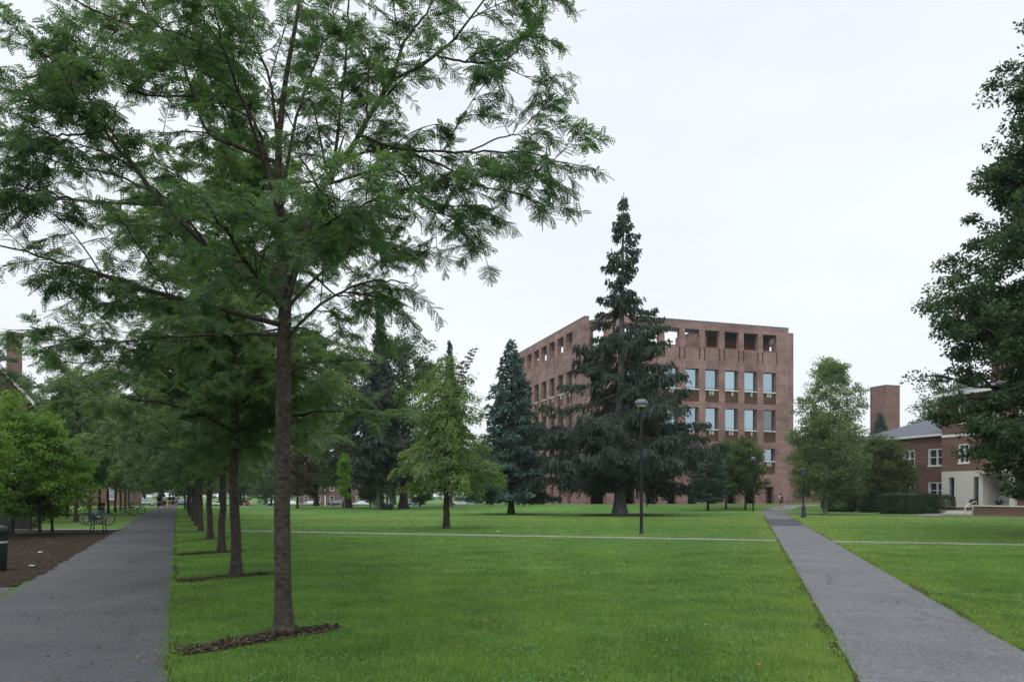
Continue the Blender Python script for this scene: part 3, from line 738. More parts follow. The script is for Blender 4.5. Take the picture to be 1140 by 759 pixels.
# the near honey locust: its limbs follow what can be seen, each with its own depth
TX, TY = ROW[0]
def lp(u, v, dy=0.0):
    Yd = TY + dy; return ((u - 570) / F * Yd - TX, dy, zat(v, Yd))
tpx = [(316, 704, 0), (315, 650, 0), (314, 560, 0), (315, 470, 0), (316, 400, .02), (317, 330, .03), (313, 260, .05), (310, 170, .1), (318, 90, .12), (332, 10, .1), (345, -90, 0), (352, -150, 0)]
tp = smooth_poly([lp(*p) for p in tpx], 44); tp[0, 2] = 0
rad = np.interp(tp[:, 2], [0, .12, .4, 2.0, 3.6, 4.6, 6, 8.5], [.175, .125, .102, .094, .085, .058, .038, .012])
LIMBS_PX = [
    ([(314, 335, .03), (250, 290, -.3), (183, 228, -.6), (152, 188, -.75), (116, 145, -.9), (85, 116, -1.0), (72, 54, -1.1)], .042),
    ([(310, 182, .1), (270, 165, .0), (233, 148, -.1), (215, 107, -.15), (197, 54, -.2), (157, 4, -.3), (130, -50, -.4)], .030),
    ([(311, 250, .05), (300, 190, .3), (287, 143, .6), (255, 98, .8), (192, 40, 1.1), (120, 0, 1.3)], .032),
    ([(314, 362, .0), (250, 345, -.5), (148, 318, -.9), (90, 298, -1.2), (31, 282, -1.4), (-30, 262, -1.5)], .034),
    ([(319, 335, .03), (335, 280, .0), (357, 215, -.1), (384, 175, -.15), (420, 116, -.2), (437, 90, -.2), (487, 63, -.3), (540, 0, -.4), (575, -50, -.5)], .050),
    ([(437, 90, -.2), (451, 45, -.05), (478, 9, .1), (495, -50, .2)], .024),
    ([(400, 150, -.15), (446, 166, -.3), (518, 170, -.5), (581, 170, -.65), (636, 186, -.8)], .020),
    ([(446, 166, -.3), (500, 188, -.35), (527, 206, -.4), (572, 215, -.5), (618, 232, -.6)], .015),
    ([(365, 205, -.1), (433, 188, .2), (460, 210, .4), (482, 237, .5), (535, 250, .6)], .018),
    ([(318, 345, .03), (352, 309, .25), (410, 269, .5), (464, 287, .7)], .024),
    ([(370, 200, -.1), (377, 139, .15), (386, 54, .4), (388, 0, .5), (390, -60, .6)], .024),
    ([(316, 380, .0), (350, 345, -.3), (395, 318, -.6), (430, 312, -.8), (455, 316, -.9)], .020),
    ([(315, 345, .0), (280, 300, -.9), (240, 240, -1.7), (200, 200, -2.3)], .030),
    ([(316, 330, .0), (340, 270, -.9), (380, 240, -1.7), (420, 220, -2.2)], .026),
    ([(315, 340, .0), (290, 305, .9), (250, 280, 1.9), (215, 268, 2.8)], .030),
    ([(316, 320, .0), (350, 270, .9), (390, 250, 1.9), (430, 250, 2.7)], .028),
    ([(312, 230, .0), (330, 130, .6), (355, 60, 1.2), (380, 0, 1.7)], .024),
    ([(312, 240, .0), (280, 140, -.7), (250, 60, -1.3), (230, -20, -1.6)], .024),
    ([(314, 372, .0), (260, 372, .3), (190, 375, .7), (120, 380, 1.0), (60, 370, 1.2)], .026),
    ([(310, 170, .1), (300, 90, .0), (270, 20, -.1), (240, -60, -.2)], .022),
    ([(313, 300, .0), (240, 250, .8), (140, 200, 1.4), (60, 180, 1.8), (0, 160, 2.0)], .028),
    ([(183, 228, -.6), (110, 225, -1.0), (50, 215, -1.3), (-10, 190, -1.5)], .020),
    ([(116, 145, -.9), (60, 150, -1.2), (10, 120, -1.3)], .016),
    ([(487, 63, -.3), (530, 70, -.3), (575, 60, -.2), (605, 10, -.1)], .015),
    ([(197, 54, -.2), (150, 30, -.5), (90, 5, -.8), (40, -20, -1.0)], .016),
    ([(152, 188, -.75), (95, 105, -.3), (50, 60, .0), (10, 30, .1)], .016),
    ([(215, 107, -.15), (160, 105, .3), (110, 80, .6), (60, 85, .8)], .016),
    ([(518, 170, -.5), (570, 150, -.4), (600, 160, -.3)], .010),
    ([(540, 0, -.4), (580, -20, -.3), (620, -15, -.2)], .012),
    ([(300, 190, .3), (250, 120, 1.0), (220, 60, 1.5), (190, 10, 1.9)], .018),
    ([(352, 309, .25), (380, 330, .9), (425, 320, 1.5)], .015),
]
limbs = []
g = np.random.default_rng(5)
for px, r in LIMBS_PX:
    P = smooth_poly([lp(*p) for p in px], 20); P = P + g.normal(0, .016, P.shape) * np.linspace(0, 1, len(P))[:, None]
    limbs.append((P, r, .006))
def near_dens(p):
    z = p[2]
    return 1.0 if z < 6.0 else 0.9
near = locust(21, (tp, rad), limbs, tw_per_m=6.9, pairs=6, leaf=(.075, .145), lf_per_tw=27, dens=near_dens, lw=.15, ll=.31, tw_len=(.22,.62), inner=.12, jit=.42)
tree('honey_locust', near, (BARK, L_LOC), TX, TY, 'large nearest honey locust with feathery leaves filling the upper left', group='honey locusts along the wide path', sink=0.0)
var = [locust_proc(60 + 9 * i, 9.4 + .5 * i, 3.9, 2.65 + .15 * i, .108, pairs=5, leaf=(.12, .21), lw=.2, ll=.33, tw_per_m=5.8, lf_per_tw=23, inner=.08, mfrom=.15, jit=.42) for i in range(3)]
ordn = ['', 'second', 'third', 'fourth', 'fifth', 'sixth', 'seventh', 'eighth']
for k in range(1, 14):
    tx, ty = ROW[k]
    lab = ('%s honey locust trunk from the camera in the row right of the wide path' % ordn[k]) if k < 8 else 'far honey locust in the row right of the wide path'
    tree('honey_locust', var[k % 3], (BARK, L_LOC2), tx + rnd.uniform(-.15, .15), ty, lab, group='honey locusts along the wide path' if k < 8 else 'far honey locusts right of the wide path', rz=k * 1.9, sc=rnd.uniform(.95, 1.08))
for k in range(8):
    ty = 47 + 7.5 * k; tx = XL(ty) - 3.4
    lab = ['first', 'second', 'third', 'fourth'][k] + ' honey locust beyond the bicycles on the left of the wide path' if k < 4 else 'far honey locust on the left of the wide path'
    tree('honey_locust', var[(k + 1) % 3], (BARK, L_LOC2), tx, ty, lab, group='honey locusts left of the wide path' if k < 4 else 'far honey locusts left of the wide path', rz=k * 2.7 + 1, sc=rnd.uniform(.95, 1.1))
for (u, Yd, s, lab) in ((58, 61, .95, 'leafy honey locust just right of the gabled brick house'), (75, 66, 1.1, 'tall honey locust between the gabled house and the locust row'), (-20, 44, 1.0, 'honey locust at the left edge beyond the iron fence')):
    tree('honey_locust', var[2], (BARK, L_LOC2), *at(u, Yd), lab, rz=u * .1, sc=s)

# larch in the middle of the lawn
lar = conifer(31, 8.7, 1.9, 2.8, .17, nb=96, profile=lambda t: (1 - t) ** .46 * (0.88 + .16 * math.sin(11 * t)), droop=-.10, tip_up=-.18, sp_len=.20, sp_w=.05, per_m=40, hang=.6, flare=1.25, irregular=.55, strand=4, side_frac=.34, vj=.13)
tree('larch_tree', lar, (BARKD, L_LAR), *ground(497, 588), 'yellowish green larch standing alone on the middle lawn')
# big Norway spruce
spp = lambda t: np.interp(t, [0, .06, .18, .30, .43, .52, .62, .71, .77, .86, .96, 1], [.78, .98, .98, .80, .62, .47, .36, .27, .22, .16, .10, .02])
spr = conifer(32, 26.8, 3.4, 6.9, .48, nb=255, profile=spp, droop=.36, tip_up=.20, sp_len=.52, sp_w=.11, per_m=25, hang=2.1, flare=1.6, irregular=.58, strand=3, side_frac=.26, vj=.14, lean=.45, lpow=1.5,
              skip=lambda t, a, g: (math.cos(a - 3.0) > .3 and .24 < t < .56 and g.uniform() < .62) or (.5 < t < .97 and (math.sin(t * 47) + math.sin(a * 2 + t * 23)) > .1 and g.uniform() < .8) or g.uniform() < .04)
tree('spruce_tree', spr, (BARKS, L_SPR), *ground(690, 573.2), 'tallest dark ragged spruce with thick grey trunk before the library', rz=.6)
# blue spruce
blu = conifer(33, 15.4, 1.2, 4.3, .28, nb=190, profile=lambda t: (1 - t) ** .80 * .98 + .01, droop=.06, tip_up=.05, sp_len=.40, sp_w=.13, per_m=26, hang=.25, flare=1.4, irregular=.38, vj=.12, strand=3, side_frac=.3)
tree('blue_spruce', blu, (BARKD, L_BLU), *ground(569, 572), 'bluish conical spruce at the left corner of the library')
tree('blue_spruce', blu, (BARKD, L_BLU), *at(980, 96), 'small bluish spruce before the brick tower on the right', rz=2, sc=.76)
# tall narrow spruces behind the larch
dk = conifer(34, 23.5, 4.0, 4.1, .42, nb=190, profile=lambda t: np.interp(t, [0, .15, .4, .6, .75, 1], [.85, 1, .82, .46, .22, .03]), droop=.35, tip_up=.12, sp_len=.6, sp_w=.16, per_m=15, hang=1.3, irregular=.45, strand=3, side_frac=.27, vj=.15)
tree('spruce_tree', dk, (BARKS, L_SPR), *at(423, 88), 'tall dark spruce with bare grey trunk left of the larch', rz=1)
tree('spruce_tree', dk, (BARKS, L_SPR), *at(501, 104), 'dark pointed spruce rising behind the larch', rz=3, sc=(.78, .78, .97))
lead = conifer(35, 22.3, 9.0, 1.5, .25, nb=80, profile=lambda t: (1 - t) ** .5 + .05, droop=.0, tip_up=.2, sp_len=.5, sp_w=.15, per_m=16, hang=.5, lean=4.2, lpow=4, irregular=.5)
t_ = tree('spruce_tree', lead, (BARKS, L_SPR), *at(498, 106), 'slanting dark spruce top leaning right behind the larch')
# dark columnar evergreen
me = hedge_mesh(36, 1.5, 1.5, 3.7, 5000, .13, .75)
t_ = empty('columnar_evergreen', (*at(431, 87), hz(*at(431, 87)) - .05), 0, 'dark narrow columnar evergreen at the foot of the tall spruce', 'shrub')
link_mesh('crown', me, L_HED, t_); w = Wood(); w.add([(0, 0, 0), (0, 0, 1), (0, 0, 2.6)], [.12, .1, .04], 7); link_mesh('trunk', w.mesh('trunk'), BARKD, t_)

# broadleaf kinds
oak = broadleaf(41, 21, 4.5, 7.4, .55, nl=40, sub=8, per=75, leaf=.30, clump=1.05, flat=.6)
mpl = broadleaf(42, 17, 3.8, 6.4, .36, nl=34, sub=8, per=70, leaf=.28, clump=.95, flat=.6)
mpl2 = broadleaf(43, 14, 2.6, 5.6, .28, nl=30, sub=8, per=70, leaf=.26, clump=.85, flat=.65)
brz = broadleaf(44, 8.2, 2.0, 2.5, .16, nl=16, sub=5, per=90, leaf=.22, clump=.65, gap=.15)
tree('oak_tree', oak, (BARKD, L_MAP), *at(387, 99), 'broad green oak with dark trunk behind the parked cars lawn', sc=.92)
tree('oak_tree', oak, (BARKS, L_OLV), *at(449, 93), 'brown tinged oak with very thick grey trunk behind the larch', rz=2.2, sc=.95)
bm_ = [m.copy() for m in oak]
tree('maple_tree', mpl, (BARKD, L_MAP), *at(352, 118), 'green maple seen between the near locust and the oak', rz=1.1)
tree('maple_tree', brz, (BARKD, L_BRN), *ground(331, 565.5), 'small bronze leaved tree right of the near locust trunk', sc=1.05)
yng = broadleaf(45, 5.6, 1.5, .85, .05, nl=12, sub=4, per=60, leaf=.16, clump=.36, shape=lambda t: (1 - t) ** .6 * .9 + .1)
yt = tree('young_tree', yng, (BARKP, L_BRT), *ground(383.5, 569.5), 'slim young light green sapling on the far lawn')
sml = broadleaf(46, 5.2, 1.4, 1.9, .09, nl=12, sub=5, per=90, leaf=.2, clump=.6)
tree('small_tree', sml, (BARKD, L_MAP), *at(412, 106), 'small round green tree between the oak and the tall spruce')
tree('small_tree', sml, (BARKD, L_RUS), *at(468, 110), 'low reddish tree under the larch near the far cars', rz=2, sc=(1.1, 1.1, .6))
# right side
pale = broadleaf(47, 16.4, 3.6, 3.45, .2, nl=52, sub=8, per=44, leaf=.20, clump=.62, shape=lambda t: np.interp(t, [0, .2, .45, .7, .9, 1], [.8, 1.05, 1.1, .82, .42, .12]), flat=.6)
tree('pale_maple', pale, (BARKP, L_PAL), *at(926, 82), 'tall pale green tree with open crown right of the library')
olv = broadleaf(48, 8.4, 2.3, 3.3, .15, nl=32, sub=7, per=55, leaf=.18, clump=.62, flat=.6, droop=.2)
tree('olive_tree', olv, (BARKP, L_OLV), *ground(919, 572.3), 'dull olive leafy tree with pale trunk beside the lantern post')
tree('olive_tree', olv, (BARKD, L_PAL), *at(946, 80), 'leafy tree standing between the pale tree and the rust tinged tree', rz=2, sc=.9)
rus = broadleaf(49, 7.0, 2.2, 2.7, .13, nl=34, sub=7, per=60, leaf=.17, clump=.58, flat=.65, shape=lambda t: np.interp(t, [0, .3, .6, .85, 1], [.85, 1.0, .95, .7, .35]))
tree('rust_maple', rus, (BARKD, L_RUS), *at(985, 73.5), 'round rust tinged tree in front of the long hedge')
tree('rust_maple', mpl2, (BARKD, L_MAP), *at(1066, 108), 'tall green tree rising behind the slate roofed wing', rz=1, sc=1.25)
pin = conifer(50, 6.8, .9, 2.3, .14, nb=110, profile=lambda t: math.sin(PI * min(1, .25 + .75 * t)) ** .6, droop=.0, tip_up=.1, sp_len=.32, sp_w=.10, per_m=24, hang=.1, irregular=.3, strand=3)
tree('pine_tree', pin, (BARKD, L_BLU), *at(788, 81.5), 'low bushy pine in front of the library wall')
lt = broadleaf(51, 7.6, 2.2, 2.4, .12, nl=26, sub=7, per=60, leaf=.19, clump=.6)
lt2 = tuple(m.copy() for m in lt)
L_TIP = leafmat('young_maple_leaf', (0.038, 0.085, 0.035), (0.09, 0.145, 0.055), .35, .5, (0.2, 0.3, 0.04), .10)
tree('young_maple', lt2, (BARKD, L_TIP), *at(830, 84.5), 'small green maple near the library arcade beside a lamp', rz=.5)
tree('young_maple', lt, (BARKD, L_MAP), *at(808, 88), 'leafy green maple close behind the low pine', rz=2.5, sc=.98)
# the big linden on the right
big = broadleaf(52, 22.5, 3.4, 5.0, .5, nl=96, sub=9, per=165, leaf=.155, clump=.62, flat=.5, droop=.22, wide=.7, shape=lambda t: np.interp(t, [0, .05, .12, .18, .24, .36, .5, .62, .84, 1], [.7, 1.0, 1.28, 1.12, 1.1, 1.34, .92, .72, .46, .12]))
tree('linden_tree', big, (BARKD, L_DRK), 23.4, 30.5, 'huge dark leafy tree cut by the right edge of the photo')
# bright small trees on the left bed
brt = broadleaf(53, 5.4, 1.5, 2.2, .07, nl=26, sub=6, per=46, leaf=.135, clump=.40, flat=.42, lean=(.1, 0), wide=.4)
tree('redbud_tree', brt, (BARKD, L_BRT), *ground(14, 596), 'bright green small tree nearest the iron fence', sc=.98)
tree('redbud_tree', brt, (BARKD, L_BRT), *ground(44, 596), 'bright green small tree with straight dark trunk in the mulch bed', rz=1.4, sc=.86)
tree('redbud_tree', brt, (BARKD, L_BRT), *ground(58, 593.5), 'bright green small tree with forked bent trunk in the mulch bed', rz=3.0, sc=.85)
tree('redbud_tree', brt, (BARKD, L_BRT), -20.2, 27.5, 'bright green leaning branches over the green rubbish bin', rz=4.0, sc=.92)
# trees far beyond the lawn
bk = 0
for (u, Yd, s, me_, mt) in [(205, 240, 1.0, mpl, L_MAP), (232, 235, 1.1, oak, L_MAP), (272, 240, .95, mpl, L_MAP), (296, 245, 1.0, oak, L_MAP), (322, 258, .9, mpl, L_MAP), (160, 235, 1.0, oak, L_MAP), (130, 228, 1.0, mpl, L_MAP), (412, 246, .6, mpl2, L_MAP), (215, 190, 1.0, mpl, L_MAP), (245, 250, 1.1, oak, L_MAP), (400, 256, 1.0, oak, L_MAP), (425, 262, 1.2, mpl, L_MAP), (440, 250, 1.0, mpl, L_MAP), (470, 255, 1.1, oak, L_MAP), (500, 248, 1.0, mpl, L_MAP), (535, 250, 1.15, mpl, L_MAP), (560, 255, 1.0, mpl, L_MAP), (590, 240, 1.1, mpl, L_MAP), (120, 170, 1.1, oak, L_MAP), (150, 175, 1.1, mpl, L_MAP), (180, 190, 1.2, oak, L_MAP), (60, 140, 1.1, mpl, L_MAP), (90, 150, 1.1, oak, L_MAP), (20, 130, 1.0, oak, L_MAP), (268, 160, .9, mpl, L_MAP), (302, 150, .8, mpl2, L_MAP)]:
    tree('distant_tree', me_, (BARKD, mt), *at(u, Yd), 'distant green tree far beyond the lawn behind nearer trees', group='distant trees beyond the car park and far lawn', rz=bk * 1.7, sc=s); bk += 1
# hedges
def hedge(x, y, sx, sy, sz, rz, n, label, name='hedge', mt=None, rd=.22, leaf=.12):
    o = link_mesh(name, hedge_mesh(int(abs(x) * 10) + 3, sx, sy, sz, n, leaf, rd), mt or L_HED); o.location = (x, y, hz(x, y) - .03); o.rotation_euler = (0, 0, rz); return tag(o, label, 'hedge')
hedge(*at(1011, 67.5), 4.6, 2.0, 1.75, R(-14), 30000, 'dark clipped yew hedge block left of the brick hall steps')
hedge(*at(983, 73), 4.2, 1.6, 2.0, R(-10), 20000, 'dark clipped hedge behind the rust tinged tree')
hedge(*at(934, 76), 3.2, 1.8, 1.6, 0, 11000, 'dark rounded shrub behind the olive tree', 'shrub', None, .7)
hedge(*at(1053, 68.5), 1.3, 1.2, 1.5, 0, 3000, 'small dark shrub between hedge and white entrance', 'shrub', None, .6)
hedge(-26.5, 37.4, 7.0, .9, 1.3, 0, 4000, 'leafy shrub with pale flowers behind the iron fence', 'shrub', leafmat('flowering_shrub_leaf', (0.03, 0.06, 0.03), (0.06, 0.10, 0.05), .2, .5, (0.5, 0.48, 0.5), .07), .4)

#==BUILDINGS==
# ------------------------------------------------------------------ the library
ANG = R(17.93); CX, CY = 10.31, 99.34
lib = empty('library_building', (CX, CY, 0), ANG, 'massive square brick library with rows of deep windows and open top gallery', 'building')
ZB, ZT, CH = .30, 25.3, 2.14
RB = [2.14 + 3.49 + 3.11 * i for i in range(8)]                 # bay centres on the right face (x)
LB = [2.14 + 5.45 + 3.38 * i for i in range(7)]                 # bay centres on the left face (y)
LR, LL = 2.14 + 28.8, 2.14 + 31.0
rows = [(14.4, 18.9, 2.12, 16.1), (9.05, 13.65, 2.04, 10.65), (4.6, 8.2, 1.86, 6.4)]
def ops_for(bays):
    o = []
    for b in bays:
        o.append((b - 1.13, b + 1.13, 21.95, 24.25))
        o += [(b - 1.13 - .13, b - 1.13 + .07, 20.15, 21.75), (b + 1.13 - .07, b + 1.13 + .13, 20.15, 21.75)]
        for z0, z1, w, zs in rows: o.append((b - w / 2, b + w / 2, z0, z1))
        o.append((b - .70, b + .70, .3, 2.87))
    return o
w = MB(); opsR = ops_for(RB); opsL = ops_for(LB)
notch = [(LR - .38, LR + 1, 24.35, 30)]
w.facade((0, 0, 0), (1, 0, 0), (0, -1, 0), LR, ZB, ZT, opsR + notch, .62, CH)
w.facade((0, 0, 0), (0, 1, 0), (-1, 0, 0), LL, ZB, ZT, opsL, .62, CH)
w.facade((0, LL + CH, 0), (1, 0, 0), (0, 1, 0), LR, ZB, ZT, opsR, .62, CH)
w.facade((LR + CH, 0, 0), (0, 1, 0), (1, 0, 0), LL, ZB, ZT, opsL, .62, CH)
w.build('brick_wall', M_BRICK, lib)
# diagonal corner bays, set back
w = MB(); k = 1 / math.sqrt(2); dl = CH * math.sqrt(2)
cops = [(dl / 2 - .95, dl / 2 + .95, a, b) for a, b in ((.3, 3.0), (4.6, 7.6), (9.2, 12.6), (14.6, 18.2), (21.3, 24.0))]
for (ox, oy, ax, ay) in ((0, CH, k, -k), (LR, 0, k, k), (LR + CH, LL, -k, k), (CH, LL + CH, -k, -k)):
    ax_ = Vector((ax, ay, 0)); nr = Vector((ay, -ax, 0)) if True else None
    o_ = Vector((ox, oy, 0)) - nr * .42
    w = MB(); w.facade(o_, ax_, nr, dl + .2, ZB, 24.9, cops, .5, -.2); w.build('corner_wall', M_BRICK, lib)
# dark inner rooms, slabs and the roof terrace with its glazed roof
w = MB()
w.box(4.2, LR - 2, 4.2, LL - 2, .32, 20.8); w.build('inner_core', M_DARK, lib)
w = MB()

for a, b in ((20.85, 21.15), (3.3, 3.7), (.2, .34)): w.box(2.9, LR - .8, .64, 2.9, a, b); w.box(.64, LR + 1.5, 2.9, LL - .8, a, b)
w.box(.75, LR - 1, .75, 3.2, 24.45, 24.75); w.box(18.8, LR - .5, 3.2, 4.15, 24.45, 24.75); w.box(.75, 3.2, 3.3, LL - 1, 24.45, 24.75)  # middle box: ceiling added to keep light off the terrace wall
w.build('floor_slab_and_shade_roof', M_COPING, lib)
w = MB()
w.facade((20.0, 4.2, 0), (1, 0, 0), (0, -1, 0), 10.5, 21.16, 25.9, [(8.2, 9.0, 21.5, 23.6)], .3)
w.facade((20.0, 4.2, 0), (0, 1, 0), (-1, 0, 0), 9, 21.16, 25.9, [], .3)
w.box(20, 30.5, 4.25, 13, 25.62, 25.85)
w.build('terrace_wall', M_BRICK3, lib)
for yy in (9.5, 15.5, 22): w = MB(); w.facade((4.2, yy, 0), (0, 1, 0), (-1, 0, 0), 3.2, 21.16, 25.6, [], .3); w.build('terrace_wall', M_BRICK3, lib)
w = MB()
for x0 in (5.0,):
    w.face([(x0, 5.5, 21.2), (19, 5.5, 21.2), (19, 12, 23.6), (x0 + 6, 12, 24.1)]); w.face([(x0, 5.5, 21.2), (x0 + 6, 12, 24.1), (x0, 18, 21.2)])
    w.face([(x0 + 6, 12, 24.1), (19, 12, 23.6), (19, 18, 21.2), (x0, 18, 21.2)])
w.build('skylight', glassmat('skylight_glass', (.5, .55, .6), .4, (.25, .26, .28)), lib)
w = MB()
w.box(CH - .03, LR - .35, -.04, .66, ZT + .003, ZT + .16, .02); w.box(-.04, .66, CH - .03, LL, ZT + .003, ZT + .16, .02)
w.build('coping', M_COPING, lib)
for b in RB: w = MB(); w.box(b - 1.128, b + 1.128, -.03, .6, 21.87, 21.953); w.build('gallery_ledge', M_ORANGE, lib)
for b in LB: w = MB(); w.box(-.03, .6, b - 1.128, b + 1.128, 21.87, 21.953); w.build('gallery_ledge', M_ORANGE, lib)
gz = random.Random(3)
def lib_window(b, face, z0, z1, wd, zs, idx):
    fr = Matrix.Identity(4) if face == 'R' else Matrix(((0, 1, 0, 0), (1, 0, 0, 0), (0, 0, 1, 0), (0, 0, 0, 1)))
    h = wd / 2; d = .50
    m = MB()
    for x0, x1, a, c in ((b - h, b - h + .07, zs, z1), (b + h - .07, b + h, zs, z1), (b - h + .07, b + h - .07, z1 - .07, z1), (b - h + .07, b + h - .07, zs + .30, zs + .36)):
        m.box(x0 + .002, x1 - .002, d - .05, d + .04, a, c - .002, 0, fr)
    win = m.build('window', M_COPING, lib)
    m = MB(); m.box(b - h + .07, b + h - .07, d, d + .02, zs + .06, z1 - .07, 0, fr)
    dark = (face == 'R' and idx in ((7, 1),)) or (face == 'L' and gz.random() < .25)
    m.build('pane', M_GLASSD if dark else M_GLASS, win)
    m = MB(); m.box(b - h + .003, b + h - .003, -.02, d - .06, zs - .07, zs + .05, 0, fr); m.build('sill', M_TRIM, win)
    m = MB(); m.box(b - h + .003, b + h - .003, .16, .24, z0 + .003, zs - .075, 0, fr)
    for x in (b - .62, b + .62): m.box(x - .02, x + .02, .145, .158, z0 + .03, zs - .08, 0, fr)
    m.build('wood_panel', M_TEAK, win)
    zc = zs - .78
    for s in (-1, 1):
        m = MB(); x = b + s * .21; m.box(x - .13, x + .13, .10, .157, zc + .12, zs - .09, 0, fr); m.build('carrel_shutter', M_WOOD if gz.random() < .8 else M_TEAK, win)
for j, (z0, z1, wd, zs) in enumerate(rows):
    for i, b in enumerate(RB): lib_window(b, 'R', z0, z1, wd, zs, (i, j))
    for i, b in enumerate(LB): lib_window(b, 'L', z0, z1, wd, zs, (i, j))
# white lime streaks on the band under the gallery
w = MB()
for (x, a, c) in ((9.9, 18.9, 19.7), (13.1, 18.95, 19.9), (13.7, 18.95, 20.0), (16.9, 18.9, 19.9), (21.7, 18.9, 19.6), (22.9, 18.9, 20.0), (30.3, 15.5, 19.6)):
    w.box(x - .03, x + .03, -.006, -.003, a, c)
w.build('lime_streak', plain('lime_stain', (.42, .37, .35), .9), lib)
ca, sa = math.cos(ANG), math.sin(ANG)
def L2W(x, y): return (CX + x * ca - y * sa, CY + x * sa + y * ca)
ribbon('library_pavement', [L2W(-2.8, 30), L2W(-2.8, -2.6), L2W(38, -2.6)], [L2W(-.1, 30), L2W(-.1, -.1), L2W(38, -.1)], M_CONC, .02, .8, 0, 'pale paved strip along the library base', 3)

# ------------------------------------------------------------------ dining hall tower
tw = empty('brick_tower', (*at(987, 135), 0), R(20), 'plain tall brick chimney tower behind the trees', 'tower'); tw.scale = (.74, .74, 1)
w = MB()
w.facade((-2.3, -2.0, 0), (1, 0, 0), (0, -1, 0), 4.3, 0, 20.7, [], .5); w.facade((-2.3, -1.5, 0), (0, 1, 0), (-1, 0, 0), 4.2, 0, 20.7, [], .5)
w.facade((2.0, -1.99, 0), (0, 1, 0), (1, 0, 0), 4.7, 0, 20.7, [], .5); w.facade((-2.3, 2.7, 0), (1, 0, 0), (0, 1, 0), 4.3, 0, 20.7, [], .5)
w.box(2.0, 4.0, .2, 2.4, 0, 16.4); w.build('shaft', M_BRICK3, tw)
w = MB(); w.box(-2.38, 2.08, -2.08, 2.78, 20.703, 20.9, .02); w.build('cap', M_COPING, tw)
dh = empty('dining_hall', (*at(962, 122), 0), R(18), 'low slate roofed hall mostly hidden behind the trees at the brick tower', 'building')
w = MB(); w.facade((-14, 0, 0), (1, 0, 0), (0, -1, 0), 26, 0, 7.5, [(2 + 4 * i, 3.6 + 4 * i, 1.2, 5) for i in range(6)], .4); w.facade((-14, .4, 0), (0, 1, 0), (-1, 0, 0), 12, 0, 7.5, [], .4); w.facade((12, .4, 0), (0, 1, 0), (1, 0, 0), 12, 0, 7.5, [], .4); w.build('brick_wall', M_BRICK3, dh)
w = MB(); w.prism([(-14.6, 7.5), (12.6, 7.5), (8, 11), (-10, 11)], -.5, 13); w.build('roof', M_SLATE, dh)
w = MB()
for i in range(6): w.box(-12 + 4 * i, -10.4 + 4 * i, .2, .25, 1.2, 5)
w.build('window', M_GLASSD, dh)

# ------------------------------------------------------------------ brick hall on the right
HZ0 = .30
hall = empty('brick_hall', (40.8, 72.0, HZ0), R(-70), 'three storey brick hall with white entrance bay and slate roofed wing', 'building')
HX = lambda z: z - HZ0
zr = lambda v, Yd: zat(v, Yd) - HZ0
EV, WE = 10.5, 7.0      # eaves of the block and of the wing
def win_parts(x0, x1, y, z0, z1, parent, sash=True, mullion=True, glass=None):
    m = MB(); t = .11
    m.box(x0 - t, x0, y - .05, y + .12, z0 - t, z1 + t); m.box(x1, x1 + t, y - .05, y + .12, z0 - t, z1 + t)
    m.box(x0, x1, y - .05, y + .12, z1, z1 + t); m.box(x0 - t - .05, x1 + t + .05, y - .11, y - .052, z0 - t - .06, z0 - .02)
    m.box(x0, x1, y - .048, y + .12, z0 - t, z0)
    if mullion: m.box((x0 + x1) / 2 - .06, (x0 + x1) / 2 + .06, y - .03, y + .1, z0, z1)
    if sash: m.box(x0, x1, y - .01, y + .09, (z0 + z1) / 2 - .035, (z0 + z1) / 2 + .035)
    f = m.build('window', M_TRIM, parent)
    m = MB(); m.box(x0, x1, y + .11, y + .13, z0, z1); m.build('pane', glass or M_GLASSD, f)
    return f
# main block: front from x=0 towards the camera, wing behind on -x
w = MB()
up = [(1.75, 2.85), (4.6, 5.7), (7.5, 8.6), (10.5, 11.6), (13.5, 14.6)]
ops = [(a, b, 7.9, 9.6) for a, b in up] + [(a, b, 4.25, 6.05) for a, b in up] + [(.06, 7.2, 0, 3.35)]
w.facade((0, -.35, 0), (1, 0, 0), (0, -1, 0), 24, -.4, EV, ops, .4)
w.facade((0, .05, 0), (0, 1, 0), (-1, 0, 0), 11, -.4, EV, [], .4)
wops = [(-2.35, -.42, 1.0, 2.62), (-2.35, -.42, 4.15, 5.85), (-5.3, -3.9, 1.0, 2.62), (-5.3, -3.9, 4.15, 5.85)]
wops = [(a + 12, b + 12, c, d) for a, b, c, d in wops]
w.facade((-12, .6, 0), (1, 0, 0), (0, -1, 0), 12, -.4, WE, wops, .4)
w.facade((-12, .6, 0), (0, 1, 0), (-1, 0, 0), 10, -.4, WE, [], .4)
w.build('brick_wall', M_BRICK2, hall)
for a, b in up:
    win_parts(a + .1, b - .1, -.27, 8.02, 9.48, hall); win_parts(a + .1, b - .1, -.27, 4.37, 5.93, hall)
for a, b, c, d in wops[:]: win_parts(a - 12 + .11, b - 12 - .11, .68, c + .12, d - .12, hall)
# wing hip roof and white eaves
w = MB(); e = .45
A = [(-12 - e, .6 - e), (.0, .6 - e), (.0, 10.6 + e), (-12 - e, 10.6 + e)]
rz_ = WE + .22; rt = WE + 2.2
w.face([(A[0][0], A[0][1], rz_), (A[1][0], A[1][1], rz_), (0, 5.5, rt), (-7.2, 5.5, rt)]); w.face([(A[3][0], A[3][1], rz_), (A[0][0], A[0][1], rz_), (-7.2, 5.5, rt)])
w.face([(A[2][0], A[2][1], rz_), (A[3][0], A[3][1], rz_), (-7.2, 5.5, rt), (0, 5.5, rt)])
